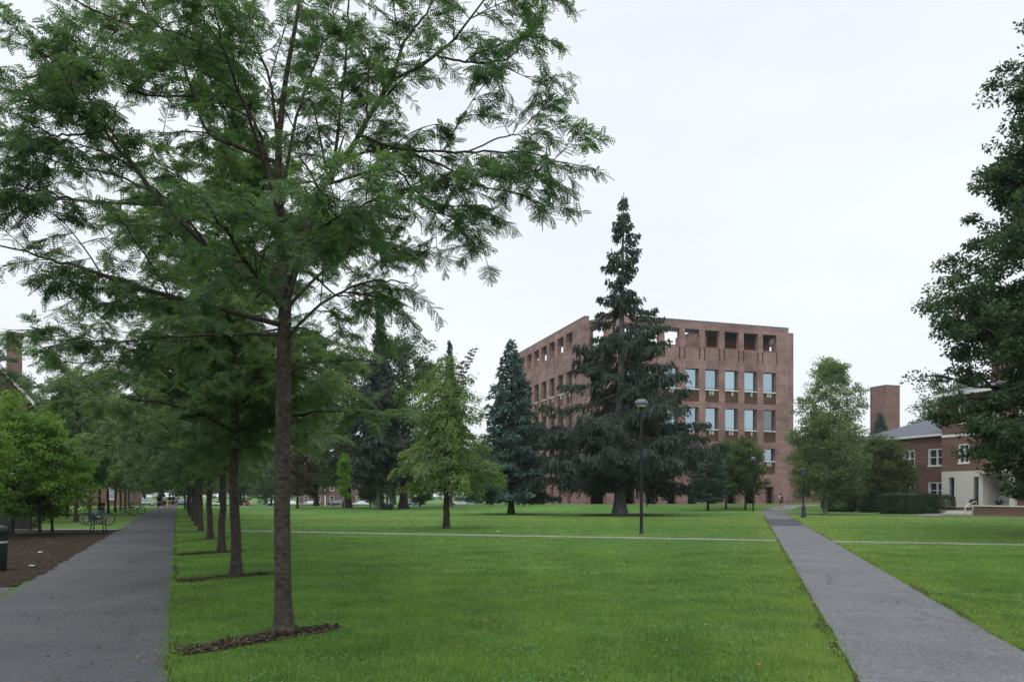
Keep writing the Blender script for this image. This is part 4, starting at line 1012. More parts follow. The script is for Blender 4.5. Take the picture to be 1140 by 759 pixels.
# block roof
B0 = [(-.55, -.9), (24.6, -.9), (24.6, 11.6), (-.55, 11.6)]; bz, bt = EV + .27, EV + 1.9
w.face([(*B0[0], bz), (*B0[1], bz), (20, 5.2, bt), (4.2, 5.2, bt)]); w.face([(*B0[3], bz), (*B0[0], bz), (4.2, 5.2, bt)]); w.face([(*B0[1], bz), (*B0[2], bz), (20, 5.2, bt)]); w.face([(*B0[2], bz), (*B0[3], bz), (4.2, 5.2, bt), (20, 5.2, bt)])
rf = w.build('roof', M_SLATE, hall)
w = MB(); w.box(2.4, 3.7, 3.0, 4.2, EV + .6, EV + 3.6); w.box(2.3, 3.8, 2.9, 4.3, EV + 3.603, EV + 3.75); w.build('chimney', M_BRICK2, rf)
w = MB(); w.box(-12 - e, -.003, .6 - e, 1.0, WE + .003, WE + .215, .02); w.box(-.55, 24.6, -.9, 11.6, EV + .003, EV + .265, .02)
w.box(.0, 24, -.40, -.353, 6.75, 6.98); w.build('cornice', M_TRIM, hall)
# white stone entrance bay
w = MB()
eops = [(.75, 1.35, .3, 3.0), (3.3, 3.95, .3, 3.0), (4.55, 7.0, .0, 3.05)]
w.facade((.06, -.46, 0), (1, 0, 0), (0, -1, 0), 7.3, .05, 3.55, eops, .35)
w.box(4.35, 7.7, -1.3, -.463, 3.25, 3.5, .02)
for x in (4.2, 7.05): w.box(x, x + .38, -.9, -.464, .05, 3.247, .02)
w.box(4.6, 7.1, 1.2, 1.25, .0, 3.4); w.box(4.58, 4.62, -.1, 1.2, 0, 3.4); w.box(7.1, 7.14, -.1, 1.2, 0, 3.4); w.box(4.6, 7.1, -.1, 1.2, 3.42, 3.5)
w.build('entrance_bay', M_CREAM, hall)
for a, b in ((.75, 1.35), (3.3, 3.95)):
    m = MB(); m.box(a + .06, b + .06, -.25, -.22, .3, 3.0); f = m.build('window', M_GLASSD, hall)
m = MB(); m.box(5.6, 6.35, 1.12, 1.19, .02, 2.7, .01); m.box(6.38, 7.08, 1.12, 1.19, .02, 2.7, .01); m.box(5.6, 7.08, 1.13, 1.19, 2.72, 3.3)
dd = m.build('door', M_DOOR, hall)
m = MB(); m.box(6.27, 6.31, 1.06, 1.12, 1.0, 1.3); m.build('handle', M_STEEL, dd)
m = MB(); m.box(5.75, 6.2, 1.10, 1.118, 1.3, 2.4); m.box(6.5, 6.95, 1.10, 1.118, 1.3, 2.4); m.build('door_glass', M_GLASSD, dd)
m = MB(); m.lathe([(.0, 0), (.09, .02), (.12, .15), (.08, .32), (0, .36)], 10, (5.1, 1.1, 1.95)); m.build('wall_lamp', M_STEEL, hall)
# terrace, steps, low walls
m = MB(); m.box(-.5, 24, -5.2, -.47, -.4, .05); m.build('terrace', M_CONC, hall)
def low_wall(x0, x1, y0, y1, h, label):
    t = empty('low_brick_wall', (0, 0, 0), 0, label, 'wall'); t.matrix_world = hall_m @ Matrix.Translation((0, 0, 0))
    m = MB(); m.box(x0, x1, y0, y1, -.4, h); m.build('brickwork', M_BRICK2, t); m = MB(); m.box(x0 - .05, x1 + .05, y0 - .05, y1 + .05, h + .003, h + .1, .015); m.build('coping', M_CREAM, t)
bpy.context.view_layer.update(); hall_m = hall.matrix_world.copy()
low_wall(1.9, 4.7, -2.6, -2.3, .28, 'short low brick wall left of the entrance steps')
low_wall(7.45, 22, -5.55, -5.22, .42, 'long low brick terrace wall with pale coping at the right edge')
for i in range(2):
    pass
st = empty('entrance_steps', (0, 0, 0), 0, 'pale stone steps leading up to the hall terrace', 'steps'); st.matrix_world = hall_m
m = MB(); m.box(4.9, 7.35, -6.0, -5.22, -.4, -.12); m.box(4.9, 7.35, -5.6, -5.21, -.118, .0); m.build('step', M_CREAM, st)
hr = empty('handrail', (0, 0, 0), 0, 'white bent steel handrail at the hall steps', 'handrail'); hr.matrix_world = hall_m
m = MB(); m.tube([(7.25, -6.3, -.3), (7.25, -6.2, .35), (7.25, -5.9, .62), (7.25, -5.0, .85), (7.25, -4.9, .05)], .03, 8); m.build('rail', M_TRIM, hr)
def grill(x, y, label):
    t = empty('kettle_grill', (0, 0, 0), 0, label, 'grill', 'kettle grills on the hall terrace'); t.matrix_world = hall_m @ Matrix.Translation((x, y, .05))
    m = MB(); m.lathe([(0, .52), (.16, .53), (.27, .62), (.30, .74)], 20); m.build('bowl', M_STEEL, t)
    m = MB(); m.lathe([(.305, .742), (.28, .86), (.18, .96), (.05, 1.0), (0, 1.0)], 20); lid = m.build('lid', M_STEEL, t)
    m = MB(); m.tube([(-.06, 0, .99), (-.06, 0, 1.05), (.06, 0, 1.05), (.06, 0, .99)], .012, 6); m.build('handle', M_TRIM, lid)
    for a in (0, 2.09, 4.19):
        m = MB(); m.tube([(.2 * math.cos(a), .2 * math.sin(a), .58), (.33 * math.cos(a), .33 * math.sin(a), 0)], .014, 6); m.build('leg', M_COPING, t)
    m = MB(); m.box(.3, .55, -.18, .18, .70, .73, .008); m.build('side_shelf', M_STEEL, t)
grill(5.6, -3.3, 'black kettle grill left of the white entrance column'); grill(7.9, -3.2, 'black kettle grill in front of the brown doors')

# ------------------------------------------------------------------ gabled house on the left
gh = empty('gabled_house', (-39.9, 54.9, 0), R(33), 'brick house with gabled slate roof and tall chimney at left edge', 'house')
w = MB(); hw = 4.2
w.facade((-hw, 0, 0), (1, 0, 0), (0, -1, 0), 2 * hw, 0, 8.8, [(1.2, 2.3, 1.2, 3), (5.8, 6.9, 1.2, 3), (1.2, 2.3, 4.8, 6.6), (5.8, 6.9, 4.8, 6.6)], .35)
w.facade((hw, .35, 0), (0, 1, 0), (1, 0, 0), 14, 0, 8.8, [(2 + 3 * i, 3.1 + 3 * i, z, z + 1.8) for i in range(4) for z in (1.2, 4.8)], .35)
w.facade((-hw, .35, 0), (0, 1, 0), (-1, 0, 0), 14, 0, 8.8, [], .35)
w.prism([(-hw, 8.8), (hw, 8.8), (0, 13.9)], .02, .3); w.build('brick_wall', M_BRICK2, gh)
w = MB()
for s in (-1, 1):
    a = [(s * (hw + .5), 8.45), (0, 14.15), (0, 14.4), (s * (hw + .5), 8.7)]
    w.prism(a if s > 0 else a[::-1], -.45, 14.5)
rf = w.build('roof', M_SLATE, gh)
w = MB()
for s in (-1, 1):
    a = [(s * (hw + .5), 8.28), (0, 13.95), (0, 14.3), (s * (hw + .5), 8.58)]
    w.prism(a if s > 0 else a[::-1], -.55, -.453)
w.build('rake_board', M_TRIM, gh)
w = MB(); w.box(2.95, 3.95, 1.0, 2.0, 8.9, 13.75); w.box(2.89, 4.01, .94, 2.06, 13.753, 13.95); w.build('chimney', M_BRICK3, rf)
for a, b in ((1.2, 2.3), (5.8, 6.9)):
    for z in (1.2, 4.8): win_parts(a - hw + .11, b - hw - .11, .1, z + .11, z + 1.69, gh)
# second brick building behind the left trees
def far_block(name, u0, Yd, W_, D_, H_, rz, nb, nf, label, roofh=2.5, white=True):
    x, y = at(u0, Yd); z = hz(x, y)
    t = empty(name, (x, y, z), rz, label, 'building'); m = MB(); bw = W_ / nb
    ops = [(bw * (i + .5) - .6, bw * (i + .5) + .6, 1.0 + 3.5 * j, 2.9 + 3.5 * j) for i in range(nb) for j in range(nf)]
    m.facade((0, 0, 0), (1, 0, 0), (0, -1, 0), W_, -.5, H_, ops, .35); m.facade((0, .35, 0), (0, 1, 0), (-1, 0, 0), D_, -.5, H_, [], .35); m.facade((W_, .35, 0), (0, 1, 0), (1, 0, 0), D_, -.5, H_, [], .35)
    m.build('brick_wall', M_BRICK2, t)
    m = MB(); m.box(-.4, W_ + .4, -.4, D_, H_ + .003, H_ + .4); m.build('cornice', M_TRIM, t)
    m = MB(); m.prism([(-.4, H_ + .403), (W_ + .4, H_ + .403), (W_ - 3, H_ + roofh), (3, H_ + roofh)], -.3, D_); m.build('roof', M_SLATE, t)
    for a, b, c, d in ops: win_parts(a + .1, b - .1, .08, c + .12, d - .1, t, True, False, M_GLASSD)
far_block('brick_building', 333, 236, 20, 14, 10.6, R(4), 5, 3, 'long brick building with white framed windows beyond the car park')
far_block('brick_building', 52, 118, 11, 10, 7.4, R(12), 3, 2, 'small brick building with white trim behind the left trees')
far_block('brick_building', 520, 250, 30, 12, 7.4, R(0), 7, 2, 'low brick building behind the delivery van', 2.2)

#==OBJECTS==
# ------------------------------------------------------------------ lamps
def dome_lamp(u, Yd, H, label):
    x, y = at(u, Yd); z = hz(x, y)
    t = empty('street_lamp', (x, y, z), 0, label, 'street lamp', 'dome topped lamp posts')
    m = MB(); m.lathe([(.11, -.05), (.11, .02), (.085, .06), (.072, .3), (.068, H * .5), (.052, H - .42), (.052, H - .3)], 16); m.build('pole', M_STEEL, t)
    m = MB(); m.lathe([(.052, H - .42), (.10, H - .38), (.11, H - .30), (.06, H - .26)], 16); m.build('collar', M_STEEL, t)
    m = MB(); m.lathe([(.06, H - .36), (.20, H - .30), (.24, H - .24), (.24, H - .20)], 20); m.build('diffuser', M_TRIM, t)
    m = MB(); m.lathe([(.255, H - .26), (.285, H - .25), (.28, H - .16), (.235, H - .07), (.15, H - .015), (0, H)], 24); m.build('lamp_shade', M_FROST, t)
dome_lamp(714, 32.6, 5.75, 'tall black lamp post with mushroom dome beside the big spruce')
dome_lamp(838.5, 79, 5.6, 'black dome topped lamp post between small trees and library arcade')
def lantern(u, Yd, H, label):
    x, y = at(u, Yd); t = empty('lantern_post', (x, y, hz(x, y)), 0, label, 'street lamp')
    m = MB(); m.lathe([(.19, -.04), (.19, .12), (.15, .16), (.15, .75), (.11, .82), (.065, .95), (.05, 1.2), (.045, H - .85), (.07, H - .82), (.05, H - .75)], 14); m.build('pole', M_STEEL, t)
    m = MB(); m.lathe([(.05, H - .75), (.13, H - .70), (.20, H - .26)], 8); m.build('lantern_glass', M_FROST, t)
    m = MB()
    for i in range(8):
        a = 2 * PI * i / 8; m.tube([(.132 * math.cos(a), .132 * math.sin(a), H - .71), (.204 * math.cos(a), .204 * math.sin(a), H - .25)], .012, 5)
    m.lathe([(.24, H - .27), (.25, H - .24), (.14, H - .12), (.05, H - .06), (.03, H), (0, H + .02)], 8); m.build('lantern_cap', M_STEEL, t)
lantern(894.5, 56.5, 3.72, 'short black lantern post beside the narrow path junction')
x, y = at(362, 200); t = empty('light_pole', (x, y, hz(x, y)), 0, 'white parking light pole with twin heads by the parked cars', 'light pole')
m = MB(); m.lathe([(.16, 0), (.14, 1), (.09, 8.6), (0, 8.62)], 10); m.build('pole', M_TRIM, t)
m = MB(); m.box(-1.5, -.2, -.2, .2, 8.5, 8.75, .03); m.box(.2, 1.5, -.2, .2, 8.5, 8.75, .03); m.box(-.25, .25, -.05, .05, 8.55, 8.65); m.build('lamp_head', M_TRIM, t)

# ------------------------------------------------------------------ bin, bench, fence
def bin_(x, y, label, mt, rz=0):
    t = empty('rubbish_bin', (x, y, hz(x, y)), rz, label, 'rubbish bin')
    m = MB(); m.lathe([(0, 0.01), (.25, .01), (.27, .05), (.30, .80), (.29, .82)], 24); m.build('body', mt, t)
    m = MB(); m.lathe([(.332, .80), (.345, .84), (.34, .90), (.28, .97), (.12, 1.01), (0, 1.015)], 24); m.build('lid', mt, t)
    m = MB(); m.lathe([(.297, .615), (.3015, .655)], 24); m.build('label_band', M_TRIM, t)
bin_(*at(-9, 16.6), 'dark green rubbish bin with pale band at the left edge', M_DGREEN)
bin_(*at(112.5, 68), 'dark round rubbish bin behind the bicycles', M_STEEL)
bx_, by_ = at(110, 32.8)
t = empty('park_bench', (bx_, by_, 0), R(113.7), 'black metal bench at the corner of the mulch bed', 'bench')
m = MB()
for i in range(6): m.box(-.72, .72, -.22 + .075 * i, -.17 + .075 * i, .44, .465, .006)
m.build('seat', M_STEEL, t)
m = MB()
for i in range(4): m.box(-.72, .72, .235 + .02 * i, .255 + .02 * i, .54 + .09 * i, .60 + .09 * i, .006)
m.build('backrest', M_STEEL, t)
for sx in (-.68, .68):
    m = MB(); m.tube([(sx, -.24, .012), (sx, -.20, .44), (sx, -.19, .64)], .02, 8); m.build('leg', M_STEEL, t)
    m = MB(); m.tube([(sx, .30, .012), (sx, .21, .42), (sx, .33, .90)], .02, 8); m.build('leg', M_STEEL, t)
    m = MB(); m.tube([(sx, -.19, .64), (sx, .26, .66)], .018, 8); m.build('armrest', M_STEEL, t)
fx1, fy1 = at(34, 36.0)
t = empty('iron_fence', (fx1, fy1, 0), R(173), 'dark picket fence beside the mulch bed at left edge', 'fence')
for i in range(5):
    m = MB(); m.box(2.4 * i - .05, 2.4 * i + .05, -.05, .05, 0, .98, .01); m.build('post', M_STEEL, t)
m = MB(); m.box(0, 9.6, -.02, .02, .14, .19); m.box(0, 9.6, -.02, .02, .78, .83); m.build('rail', M_STEEL, t)
for i in range(64):
    x = .15 * i + .09
    m = MB(); m.prism([(x, .06), (x + .125, .06), (x + .125, .86), (x + .062, .93), (x, .86)], .022, .04); m.build('picket', M_STEEL, t)

# ------------------------------------------------------------------ bicycles
M_TYRE = plain('rubber', (.012, .012, .013), .8); M_BLUE = plain('blue_frame_paint', (.03, .08, .22), .35, spec=.5); M_GREY = plain('grey_frame_paint', (.08, .08, .09), .35, .3); M_CHROME = plain('chrome', (.5, .5, .52), .2, .9)
def torus(m, c, r, tr, seg=32, axis='y'):
    P = [(c[0] + r * math.cos(2 * PI * i / seg), c[1], c[2] + r * math.sin(2 * PI * i / seg)) for i in range(seg)]
    V = []; Fs = []; sd = 6
    for i in range(seg):
        a = 2 * PI * i / seg
        for j in range(sd):
            b = 2 * PI * j / sd; rr = r + tr * math.cos(b); V.append((c[0] + rr * math.cos(a), c[1] + tr * math.sin(b), c[2] + rr * math.sin(a)))
    for i in range(seg):
        for j in range(sd): Fs.append((i * sd + j, ((i + 1) % seg) * sd + j, ((i + 1) % seg) * sd + (j + 1) % sd, i * sd + (j + 1) % sd))
    m.raw(V, Fs)
def bicycle(x, y, rz, mt, label):
    t = empty('bicycle', (x, y, hz(x, y)), rz, label, 'bicycle', 'bicycles parked left of the wide path')
    for wx in (-.52, .52):
        m = MB(); torus(m, (wx, 0, .345), .322, .026); wh = m.build('wheel', M_TYRE, t)
        m = MB(); torus(m, (wx, 0, .345), .296, .012); m.build('rim', M_COPING, wh)
        m = MB()
        for k in range(14):
            a = 2 * PI * k / 14; m.tube([(wx, .02 * (-1) ** k, .345), (wx + .3 * math.cos(a), 0, .345 + .3 * math.sin(a))], .0025, 4, False)
        m.tube([(wx, -.05, .345), (wx, .05, .345)], .02, 8); m.build('spokes', M_CHROME, wh)
    m = MB()
    bb = (-.08, 0, .30); st = (-.22, 0, .78); hd = (.36, 0, .80); hb = (.39, 0, .68)
    for a, b, r in ((bb, st, .017), (bb, hb, .02), ((-.21, 0, .74), hd, .017), (hd, hb, .02)): m.tube([a, b], r, 8)
    for s in (-.04, .04):
        m.tube([(-.52, s * 1.3, .345), (-.09, s * .6, .30)], .010, 6); m.tube([(-.52, s * 1.3, .345), (-.21, s * .5, .74)], .009, 6); m.tube([(.39, s, .68), (.47, s, .5), (.52, s, .345)], .011, 6)
    m.build('frame', mt, t)
    m = MB(); m.tube([(.355, 0, .80), (.34, 0, .96)], .014, 8); m.tube([(.28, -.30, .97), (.34, -.2, .99), (.37, 0, .97), (.34, .2, .99), (.28, .30, .97)], .012, 8); m.build('handlebar', M_STEEL, t)
    m = MB(); m.tube([(-.22, 0, .78), (-.24, 0, .88)], .012, 8); m.box(-.38, -.08, -.06, .06, .885, .93, .02); m.build('saddle', M_STEEL, t)
    m = MB(); torus(m, (-.08, .05, .30), .09, .006, 20); m.tube([(-.08, .05, .30), (.02, .07, .16)], .008, 6); m.tube([(-.08, -.05, .30), (-.18, -.07, .44)], .008, 6); m.tube([(.0, .06, .16), (.0, .16, .16)], .012, 6); m.tube([(-.18, -.06, .44), (-.18, -.16, .44)], .012, 6); m.build('crank', M_STEEL, t)
bicycle(*at(110, 42), R(4), M_BLUE, 'blue bicycle parked behind the black bench')
bicycle(*at(103, 43.4), R(-6), M_GREY, 'dark grey bicycle parked beside the blue one')
bicycle(*at(141, 63), R(10), M_GREY, 'dark bicycle parked farther along the wide path')
bicycle(*at(151, 66), R(-5), M_BLUE, 'blue bicycle standing at the far locust trunks')

# ------------------------------------------------------------------ people
def skin_mesh(name, pts, edges, radii, root=0, sub=2):
    me = bpy.data.meshes.new(name + '_cage'); me.from_pydata(pts, edges, [])
    o = bpy.data.objects.new(name + '_cage', me); col.objects.link(o)
    o.modifiers.new('Skin', 'SKIN'); sv = me.skin_vertices[0].data
    for i, r in enumerate(radii):
        sv[i].radius = r if isinstance(r, tuple) else (r, r); sv[i].use_root = (i == root)
    sb = o.modifiers.new('Sub', 'SUBSURF'); sb.levels = sub; sb.render_levels = sub
    dg = bpy.context.evaluated_depsgraph_get(); dg.update()
    out = bpy.data.meshes.new_from_object(o.evaluated_get(dg)); bpy.data.objects.remove(o); bpy.data.meshes.remove(me)
    out.polygons.foreach_set('use_smooth', [True] * len(out.polygons)); out.name = name; return out
M_SKIN = plain('skin', (.42, .26, .19), .6, var=.05); M_HAIR = plain('dark_hair', (.025, .018, .014), .6)
def person(x, y, rz, shirt, shorts, label, step=.24, hgt=1.72, long_leg=False, hair=M_HAIR):
    s = hgt / 1.72; t = empty('person', (x, y, hz(x, y)), rz, label, 'person'); t.scale = (s, s, s)
    P = []; E = []; Rr = []; ix = {}
    def v(n, co, r, par=None):
        ix[n] = len(P); P.append(co); Rr.append(r)
        if par: E.append((ix[par], ix[n]))
    v('pel', (0, 0, .93), (.145, .105)); v('waist', (0, .0, 1.08), (.125, .095), 'pel'); v('chest', (0, .0, 1.28), (.155, .11), 'waist'); v('neck0', (0, 0, 1.43), .075, 'chest'); v('neck', (0, .01, 1.49), .055, 'neck0')
    v('jaw', (0, .02, 1.555), .072, 'neck'); v('head', (0, .01, 1.63), (.078, .092), 'jaw'); v('crown', (0, 0, 1.695), .055, 'head')
    for sd, ph in ((-1, 1), (1, -1)):
        n = 'l' if sd < 0 else 'r'; f = ph * step; b = max(0, -ph) * .10
        v(n + 'hip', (sd * .095, 0, .88), .092, 'pel'); v(n + 'knee', (sd * .10, f * .55 + .04, .49), .058, n + 'hip'); v(n + 'calf', (sd * .10, f * .75 - b * .5, .33), .054, n + 'knee'); v(n + 'ank', (sd * .10, f - b, .09 + b * .4), .036, n + 'calf'); v(n + 'toe', (sd * .11, f - b + .15, .035 + b * .1), .034, n + 'ank')
        a = -ph * step * .7
        v(n + 'sh', (sd * .185, 0, 1.39), .058, 'chest'); v(n + 'elb', (sd * .235, a * .35 - .03, 1.11), .040, n + 'sh'); v(n + 'wr', (sd * .25, a + .03, .87), .027, n + 'elb'); v(n + 'palm', (sd * .25, a + .05, .80), (.018, .035), n + 'wr')
        for k, (dy, ln) in enumerate(((-.03, .065), (-.01, .08), (.012, .085), (.032, .075))):
            v(n + 'f%da' % k, (sd * .25, a + .055 + dy, .755), .0095, n + 'palm'); v(n + 'f%db' % k, (sd * .238, a + .065 + dy, .755 - ln * .6), .008, n + 'f%da' % k)
        v(n + 'tha', (sd * .235, a + .09, .80), .010, n + 'wr'); v(n + 'thb', (sd * .225, a + .105, .765), .008, n + 'tha')
    body = skin_mesh('body', P, E, Rr); link_mesh('body', body, M_SKIN, t)
    m = MB(); m.lathe([(0, -.02), (.012, -.015), (.014, 0), (0, .03)], 6, (0, .112, 1.615))
    for sx in (-.032, .032): m.lathe([(0, -.008), (.011, 0), (0, .008)], 6, (sx, .098, 1.645))
    m.build('face', M_SKIN, t)
    g2 = 1.16; names = ['waist', 'chest', 'neck0', 'pel']; PP = [(0, 0, .95), (0, 0, 1.1), (0, 0, 1.28), (0, 0, 1.425)]; EE = [(0, 1), (1, 2), (2, 3)]; RR = [(.158, .118), (.142, .11), (.172, .125), .088]
    for n in 'lr':
        sh = P[ix[n + 'sh']]; el = P[ix[n + 'elb']]; k = len(PP); PP += [sh, tuple(sh[i] * .4 + el[i] * .6 for i in range(3))]; EE += [(2, k), (k, k + 1)]; RR += [.072, .062]
    link_mesh('shirt', skin_mesh('shirt', PP, EE, RR), shirt, t)
    PP = [(0, 0, .96), (0, 0, .90)]; EE = [(0, 1)]; RR = [(.158, .118), (.162, .122)]
    for n in 'lr':
        hp = P[ix[n + 'hip']]; kn = P[ix[n + 'knee']]; an = P[ix[n + 'ank']]; k = len(PP); PP += [tuple(hp), tuple(hp[i] * .12 + kn[i] * .88 for i in range(3))]; EE += [(1, k), (k, k + 1)]; RR += [.108, .082]
        if long_leg: PP += [an]; EE += [(k + 1, k + 2)]; RR += [.058]
    link_mesh('trousers' if long_leg else 'shorts', skin_mesh('shorts', PP, EE, RR), shorts, t)
    m = MB(); m.lathe([(.098, -.08), (.112, .0), (.098, .06), (.06, .095), (0, .105)], 16, (0, -.012, 1.64)); m.build('hair', hair, t)
    for n in 'lr':
        an = P[ix[n + 'ank']]; m = MB(); m.box(an[0] - .045, an[0] + .045, an[1] - .07, an[1] + .19, max(.0, an[2] - .09), an[2] - .01, .025); m.build('shoe', M_TYRE, t)
    return t
C_W = plain('white_cotton', (.6, .6, .62), .8); C_N = plain('navy_cloth', (.02, .025, .05), .8); C_B = plain('black_cloth', (.015, .015, .017), .8); C_R = plain('dark_red_cloth', (.12, .03, .03), .8); C_K = plain('khaki_cloth', (.25, .2, .14), .8)
px_, py_ = at(869.5, 89); p = person(px_, py_, R(-8), C_W, C_N, 'person in white shirt and dark shorts walking towards the library')
bpk = empty('backpack', (px_, py_, hz(px_, py_)), R(-8), 'dark red and navy backpack worn by the walker near the library', 'backpack')
m = MB(); m.box(-.04, .17, -.28, -.125, 1.02, 1.38, .05); m.build('body', C_R, bpk); m = MB(); m.box(-.02, .14, -.32, -.282, 1.06, 1.24, .02); m.build('pocket', C_N, bpk)
for sx in (-.01, .13):
    m = MB(); m.tube([(sx, -.14, 1.38), (sx, -.02, 1.475), (sx, .10, 1.40), (sx, .13, 1.22)], .015, 6); m.build('strap', C_N, bpk)
person(*at(177, 76), R(20), C_B, C_B, 'person in black clothes walking alone on the wide path')
person(*at(183.5, 92), R(24), C_W, C_B, 'person in white shirt walking at the far end of the wide path')
person(*at(189, 92), R(24), C_N, C_R, 'person in navy shirt walking beside the one in white')
person(*at(192.5, 96), R(200), C_N, C_N, 'person in navy clothes coming towards the camera at the path end')
person(*at(196, 97), R(24), C_W, C_K, 'person in white top and tan shorts rightmost at the path end')

# ------------------------------------------------------------------ vehicles
M_HEAD = plain('headlight_glass', (.6, .6, .58), .2); M_TAIL = plain('tail_light', (.35, .02, .015), .3)
def car(u, Yd, rz, paint, label, kind='sedan'):
    x, y = at(u, Yd); t = empty('parked_car', (x, y, hz(x, y) + .05), rz, label, 'car', 'cars parked beyond the lawn')
    L, W, H = (4.6, 1.8, 1.45) if kind == 'sedan' else (4.8, 1.9, 1.75)
    top = H; bel = .92 if kind == 'sedan' else 1.05
    prof = [(-2.3, .35), (-2.32, .6), (-2.25, bel - .12), (-1.2, bel), (1.55, bel), (2.2, bel - .1), (2.3, .6), (2.25, .32)]
    m = MB()
    bm = bmesh.new(); A = [bm.verts.new((px, -W / 2, pz)) for px, pz in prof]; f = bm.faces.new(A); r = bmesh.ops.extrude_face_region(bm, geom=[f])
    for v in r['geom']:
        if isinstance(v, bmesh.types.BMVert): v.co.y += W
    bmesh.ops.recalc_face_normals(bm, faces=bm.faces); bmesh.ops.bevel(bm, geom=list(bm.edges), offset=.09, segments=2, affect='EDGES'); bm.verts.index_update()
    m.raw([v.co[:] for v in bm.verts], [[v.index for v in f.verts] for f in bm.faces], True); bm.free(); m.build('body', paint, t)
    a, b = (-1.15, 1.35) if kind == 'sedan' else (-1.3, 2.0)
    c0, c1 = (-.45, .95) if kind == 'sedan' else (-.55, 1.75); wi = W / 2 - .06; wt = W / 2 - .24
    low = [(a, -wi, bel - .02), (b, -wi, bel - .02), (b, wi, bel - .02), (a, wi, bel - .02)]; hi = [(c0, -wt, top - .06), (c1, -wt, top - .06), (c1, wt, top - .06), (c0, wt, top - .06)]
    m = MB()
    for i in range(4):
        j = (i + 1) % 4; m.face([low[i], low[j], hi[j], hi[i]])
    m.build('window', M_GLASSD, t)
    m = MB(); m.box(c0 - .03, c1 + .03, -wt - .03, wt + .03, top - .07, top, .03)
    for s in (-1, 1):
        m.tube([(a, s * wi, bel), (c0, s * wt, top - .04)], .04, 6); m.tube([(b, s * wi, bel), (c1, s * wt, top - .04)], .045, 6); m.tube([(.25, s * (wi + .005), bel), (.25, s * (wt + .005), top - .04)], .035, 6)
    m.build('roof', paint, t)
    for wx in (-1.4, 1.4):
        for s in (-1, 1):
            m = MB(); fr = Matrix.Translation((wx, s * (W / 2 - .10), .32)) @ Matrix.Rotation(PI / 2, 4, 'X'); V = []
            q = MB(); q.lathe([(0, -.11), (.26, -.11), (.32, -.08), (.32, .08), (.26, .11), (0, .11)], 18); m.raw([fr @ Vector(p) for p in q.v], q.f); wh = m.build('wheel', M_TYRE, t)
            m = MB(); q = MB(); q.lathe([(0, -.125), (.19, -.12), (.2, -.1), (.2, .1), (.19, .12), (0, .125)], 14); m.raw([fr @ Vector(p) for p in q.v], q.f); m.build('rim', M_CHROME, wh)
    for s in (-.62, .62):
        m = MB(); m.box(-2.345, -2.22, s - .16, s + .16, .60, .74, .02); m.build('headlight', M_HEAD, t); m = MB(); m.box(2.2, 2.33, s - .14, s + .14, .62, .76, .02); m.build('tail_light', M_TAIL, t)
def paint(n, c): return plain(n, c, .25, .2, .04, spec=.6)
PB = paint('blue_car_paint', (.05, .09, .16)); PS = paint('silver_car_paint', (.35, .38, .42)); PN = paint('navy_car_paint', (.015, .025, .06)); PW = paint('white_car_paint', (.62, .64, .66)); PR = paint('red_car_paint', (.25, .02, .02)); PK = paint('black_car_paint', (.02, .02, .022))
car(346, 210, R(3), PS, 'silver blue sedan parked left of the white light pole')
car(375, 210, R(-2), PN, 'navy car parked right of the white light pole', 'suv')
car(402, 212, R(4), PW, 'white sedan parked between the oak and tall spruce')
car(455, 212, R(0), PB, 'blue car parked behind the thick grey oak trunk', 'suv')
car(430, 216, R(2), PS, 'silver car partly behind the columnar evergreen')
car(303, 208, R(2), PN, 'dark blue sedan parked just left of the nearest trunk')
car(268, 208, R(1), PR, 'red car parked between the locust trunks', 'suv')
car(325, 212, R(1), PW, 'white car parked right of the nearest locust trunk')
car(245, 214, R(1), PW, 'white car seen between the far locust trunks')
car(160, 150, R(30), PS, 'silver car parked past the left end of the wide path')
car(204, 160, R(20), PB, 'blue car parked at the far end of the wide path', 'suv')
car(148, 152, R(30), PW, 'white car parked left of the silver one', 'suv')
car(548, 214, R(1), PW, 'white car partly hidden by the blue spruce')
x, y = at(515, 205); t = empty('delivery_van', (x, y, hz(x, y) + .05), R(2), 'white delivery truck with dark graphics seen right of the larch', 'van')
m = MB(); m.box(-1.3, 3.0, -1.05, 1.05, .55, 2.75, .06); m.build('cargo_box', PW, t)
m = MB(); m.prism([(-3.1, .5), (-1.33, .5), (-1.33, 2.2), (-2.2, 2.2), (-2.65, 1.45), (-3.1, 1.25)], -.95, .95); m.build('cab', PW, t)
m = MB(); m.prism([(-2.55, 1.42), (-1.6, 1.42), (-1.6, 2.05), (-2.2, 2.05)], -.957, -.953); m.face([(-2.66, -.8, 1.47), (-2.66, .8, 1.47), (-2.24, .8, 2.15), (-2.24, -.8, 2.15)]); m.build('window', M_GLASSD, t)
m = MB(); m.box(.6, 2.6, -1.056, -1.053, 1.2, 1.55); m.box(-.9, .2, -1.056, -1.053, 1.75, 2.2); m.box(.7, 2.2, -1.056, -1.053, 1.9, 2.1); m.build('graphics', C_N, t)
for wx in (-2.3, 2.0):
    for s in (-1, 1):
        m = MB(); fr = Matrix.Translation((wx, s * .88, .42)) @ Matrix.Rotation(PI / 2, 4, 'X'); q = MB(); q.lathe([(0, -.13), (.34, -.13), (.42, -.1), (.42, .1), (.34, .13), (0, .13)], 18); m.raw([fr @ Vector(p) for p in q.v], q.f); m.build('wheel', M_TYRE, t)
for s in (-.6, .6):
    m = MB(); m.box(-3.14, -3.08, s - .15, s + .15, .85, 1.02, .01); m.build('headlight', M_HEAD, t)
